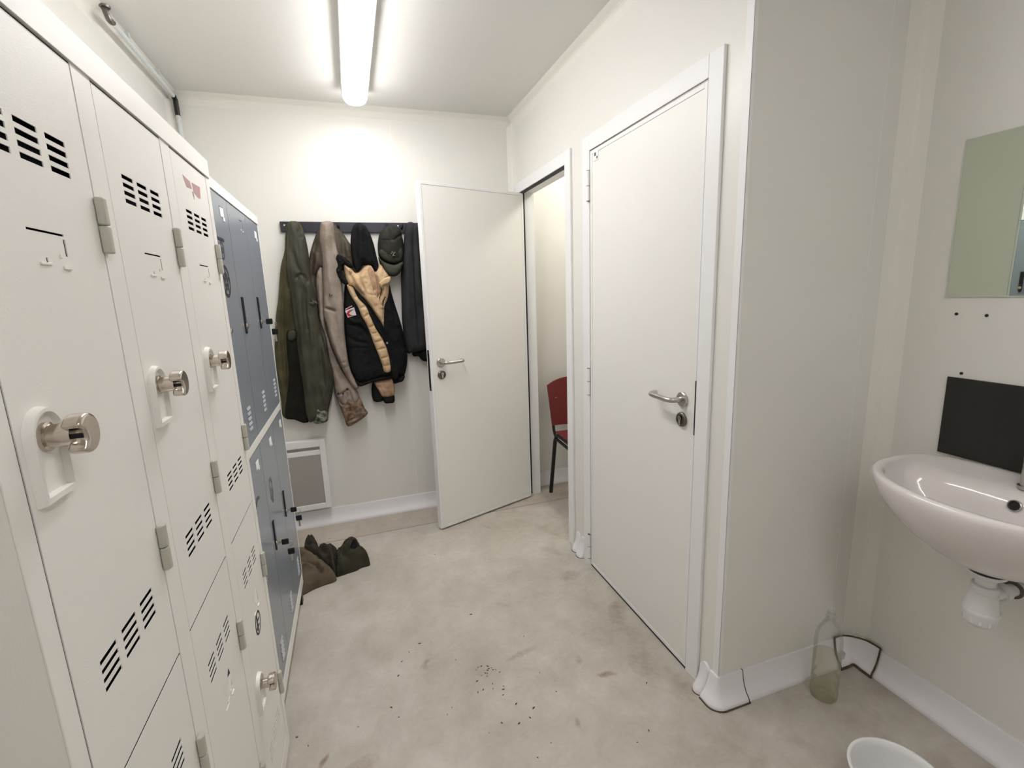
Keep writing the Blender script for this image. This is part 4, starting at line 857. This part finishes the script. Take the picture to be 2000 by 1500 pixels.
# splash tile, mirror, wall holes
o_ = bx('splash_tile', (XS-.007,XS,.47,.960,.8925,1.134), M['tile'], None, .001); tag(o_, 'dark slate splash tile on the wall behind the wash basin', 'tile')
o_ = bx('wall_mirror', (XS-.005,XS,.40,.995,1.3765,1.822), M['glass'], None); tag(o_, 'frameless rectangular mirror on the wall above the basin', 'mirror')
bx('polished_edge', [(XS-.0056,XS-.0052,.40,.995,1.3765,1.3790),(XS-.0056,XS-.0052,.9925,.995,1.3790,1.8195),(XS-.0056,XS-.0052,.40,.995,1.8195,1.822)], mat('glass_edge', srgb(205,214,200), .2), o_)
for y, z, lab in ((.963,1.325,'small screw plug in the wall under the mirror corner'), (.889,1.323,'small dark screw hole to the right of the plug under the mirror'), (.929,1.148,'small dark screw hole just above the slate splash tile')):
    bm = newbm(); lathe(bm, [(.0045,.001),(.0045,-.0008),(.0025,-.001),(.002,.0)], (XS-.0008,y,z), 'x', 12); o_ = obj('wall_plug', bm, M['hole']); tag(o_, lab, 'screw hole')

# ------------------------------------------------------------------ bottle
bc = (1.458,1.047)
t = thing('plastic_bottle', 'uncapped clear plastic bottle half full of water standing on the floor', 'bottle', (*bc,0))
prof = [(.020,.006),(.034,.001),(.041,.006),(.043,.018),(.0425,.045),(.040,.052),(.0425,.059),(.0425,.080),(.040,.087),(.0425,.094),(.0425,.120),(.0425,.21),(.041,.235),(.034,.262),(.024,.284),(.016,.300),(.0135,.308),(.0155,.310),(.0155,.314),(.0125,.316),(.0125,.332)]
bm = newbm(); lathe(bm, prof, (*bc,0), 'z', 40, cap=False); bo = obj('bottle_body', bm, M['pet'], t, smooth=True, angle=60)
wp = [(.018,.009)]+[(r_-.0012,h) for r_, h in prof[1:11]]+[(.0413,.168)]
bm = newbm(); lathe(bm, wp, (*bc,0.001), 'z', 40); obj('water', bm, M['water'], t, smooth=True, angle=60)

# ------------------------------------------------------------------ white bowl on the floor
bc2 = (1.287,.700)
t = thing('plastic_bowl', 'round white plastic bowl on the concrete floor in the bottom right corner', 'bowl', (*bc2,0))
bm = newbm(); lathe(bm, [(.02,.001),(.074,.001),(.078,.004),(.090,.045),(.103,.100),(.106,.112),(.1125,.114),(.114,.119),(.110,.1215),(.104,.119),(.100,.100),(.087,.045),(.074,.007),(.02,.0055)], (*bc2,0), 'z', 64); obj('bowl_body', bm, M['plastic'], t, smooth=True, angle=60)
bm = newbm(); lathe(bm, [(.0035,.0075),(.003,.0105),(.0005,.012)], (bc2[0]-.03,bc2[1]+.02,0), 'z', 8); obj('dirt_speck', bm, M['grime'], t)

# ------------------------------------------------------------------ grit on the floor
bm = newbm()
spots = [(920,1200,3),(820,1257,3),(785,1292,2.6),(778,1320,2.4),(799,1274,1.5),(764,1382,2.4),(779,1401,1.4),(890,1289,1.6),(1023,1243,1.8),(1054,1314,1.4),(1086,1351,1.6),(1008,1375,2.4),(1042,1383,2.8),(1035,1402,2.2),(1014,1413,2.8),(980,1412,2),(874,1396,1.4),(883,1382,1.2),(1263,1334,2.4),(1267,1427,2),(1076,1451,1.6),(580,1440,2.2),(602,1457,1.8),(643,1052,1.2),(849,1083,1.4),(860,1086,1.2),(1157,1114,1.2),(1050,1480,1.6),(700,1420,1.2),(955,1432,1.2),(1245,1450,1.4)]
for k in range(24): spots.append((random.uniform(930,992), random.uniform(1300,1358), random.uniform(1,2.4)))
for u, v, s_ in spots:
    p = at(u, v, 'z', 0); a = random.uniform(0,PI); l = s_*.0016; q = Matrix.Translation((p.x,p.y,.0004)) @ Matrix.Rotation(a,4,'Z')
    P_ = [(l*random.uniform(1,1.8), 0), (l*.4, l*random.uniform(.2,.6)), (-l, l*.3), (-l*1.1, -l*.4), (l*.2, -l*.5)]
    prism(bm, P_, lambda a_,b_: q @ Vector((a_,b_,0)), lambda a_,b_: q @ Vector((a_,b_,.0015)))
o_ = obj('floor_grit', bm, mat('grit', srgb(70,64,58), .9)); tag(o_, 'scattered dark grit and dirt crumbs on the concrete floor', 'dirt', None, 'stuff')
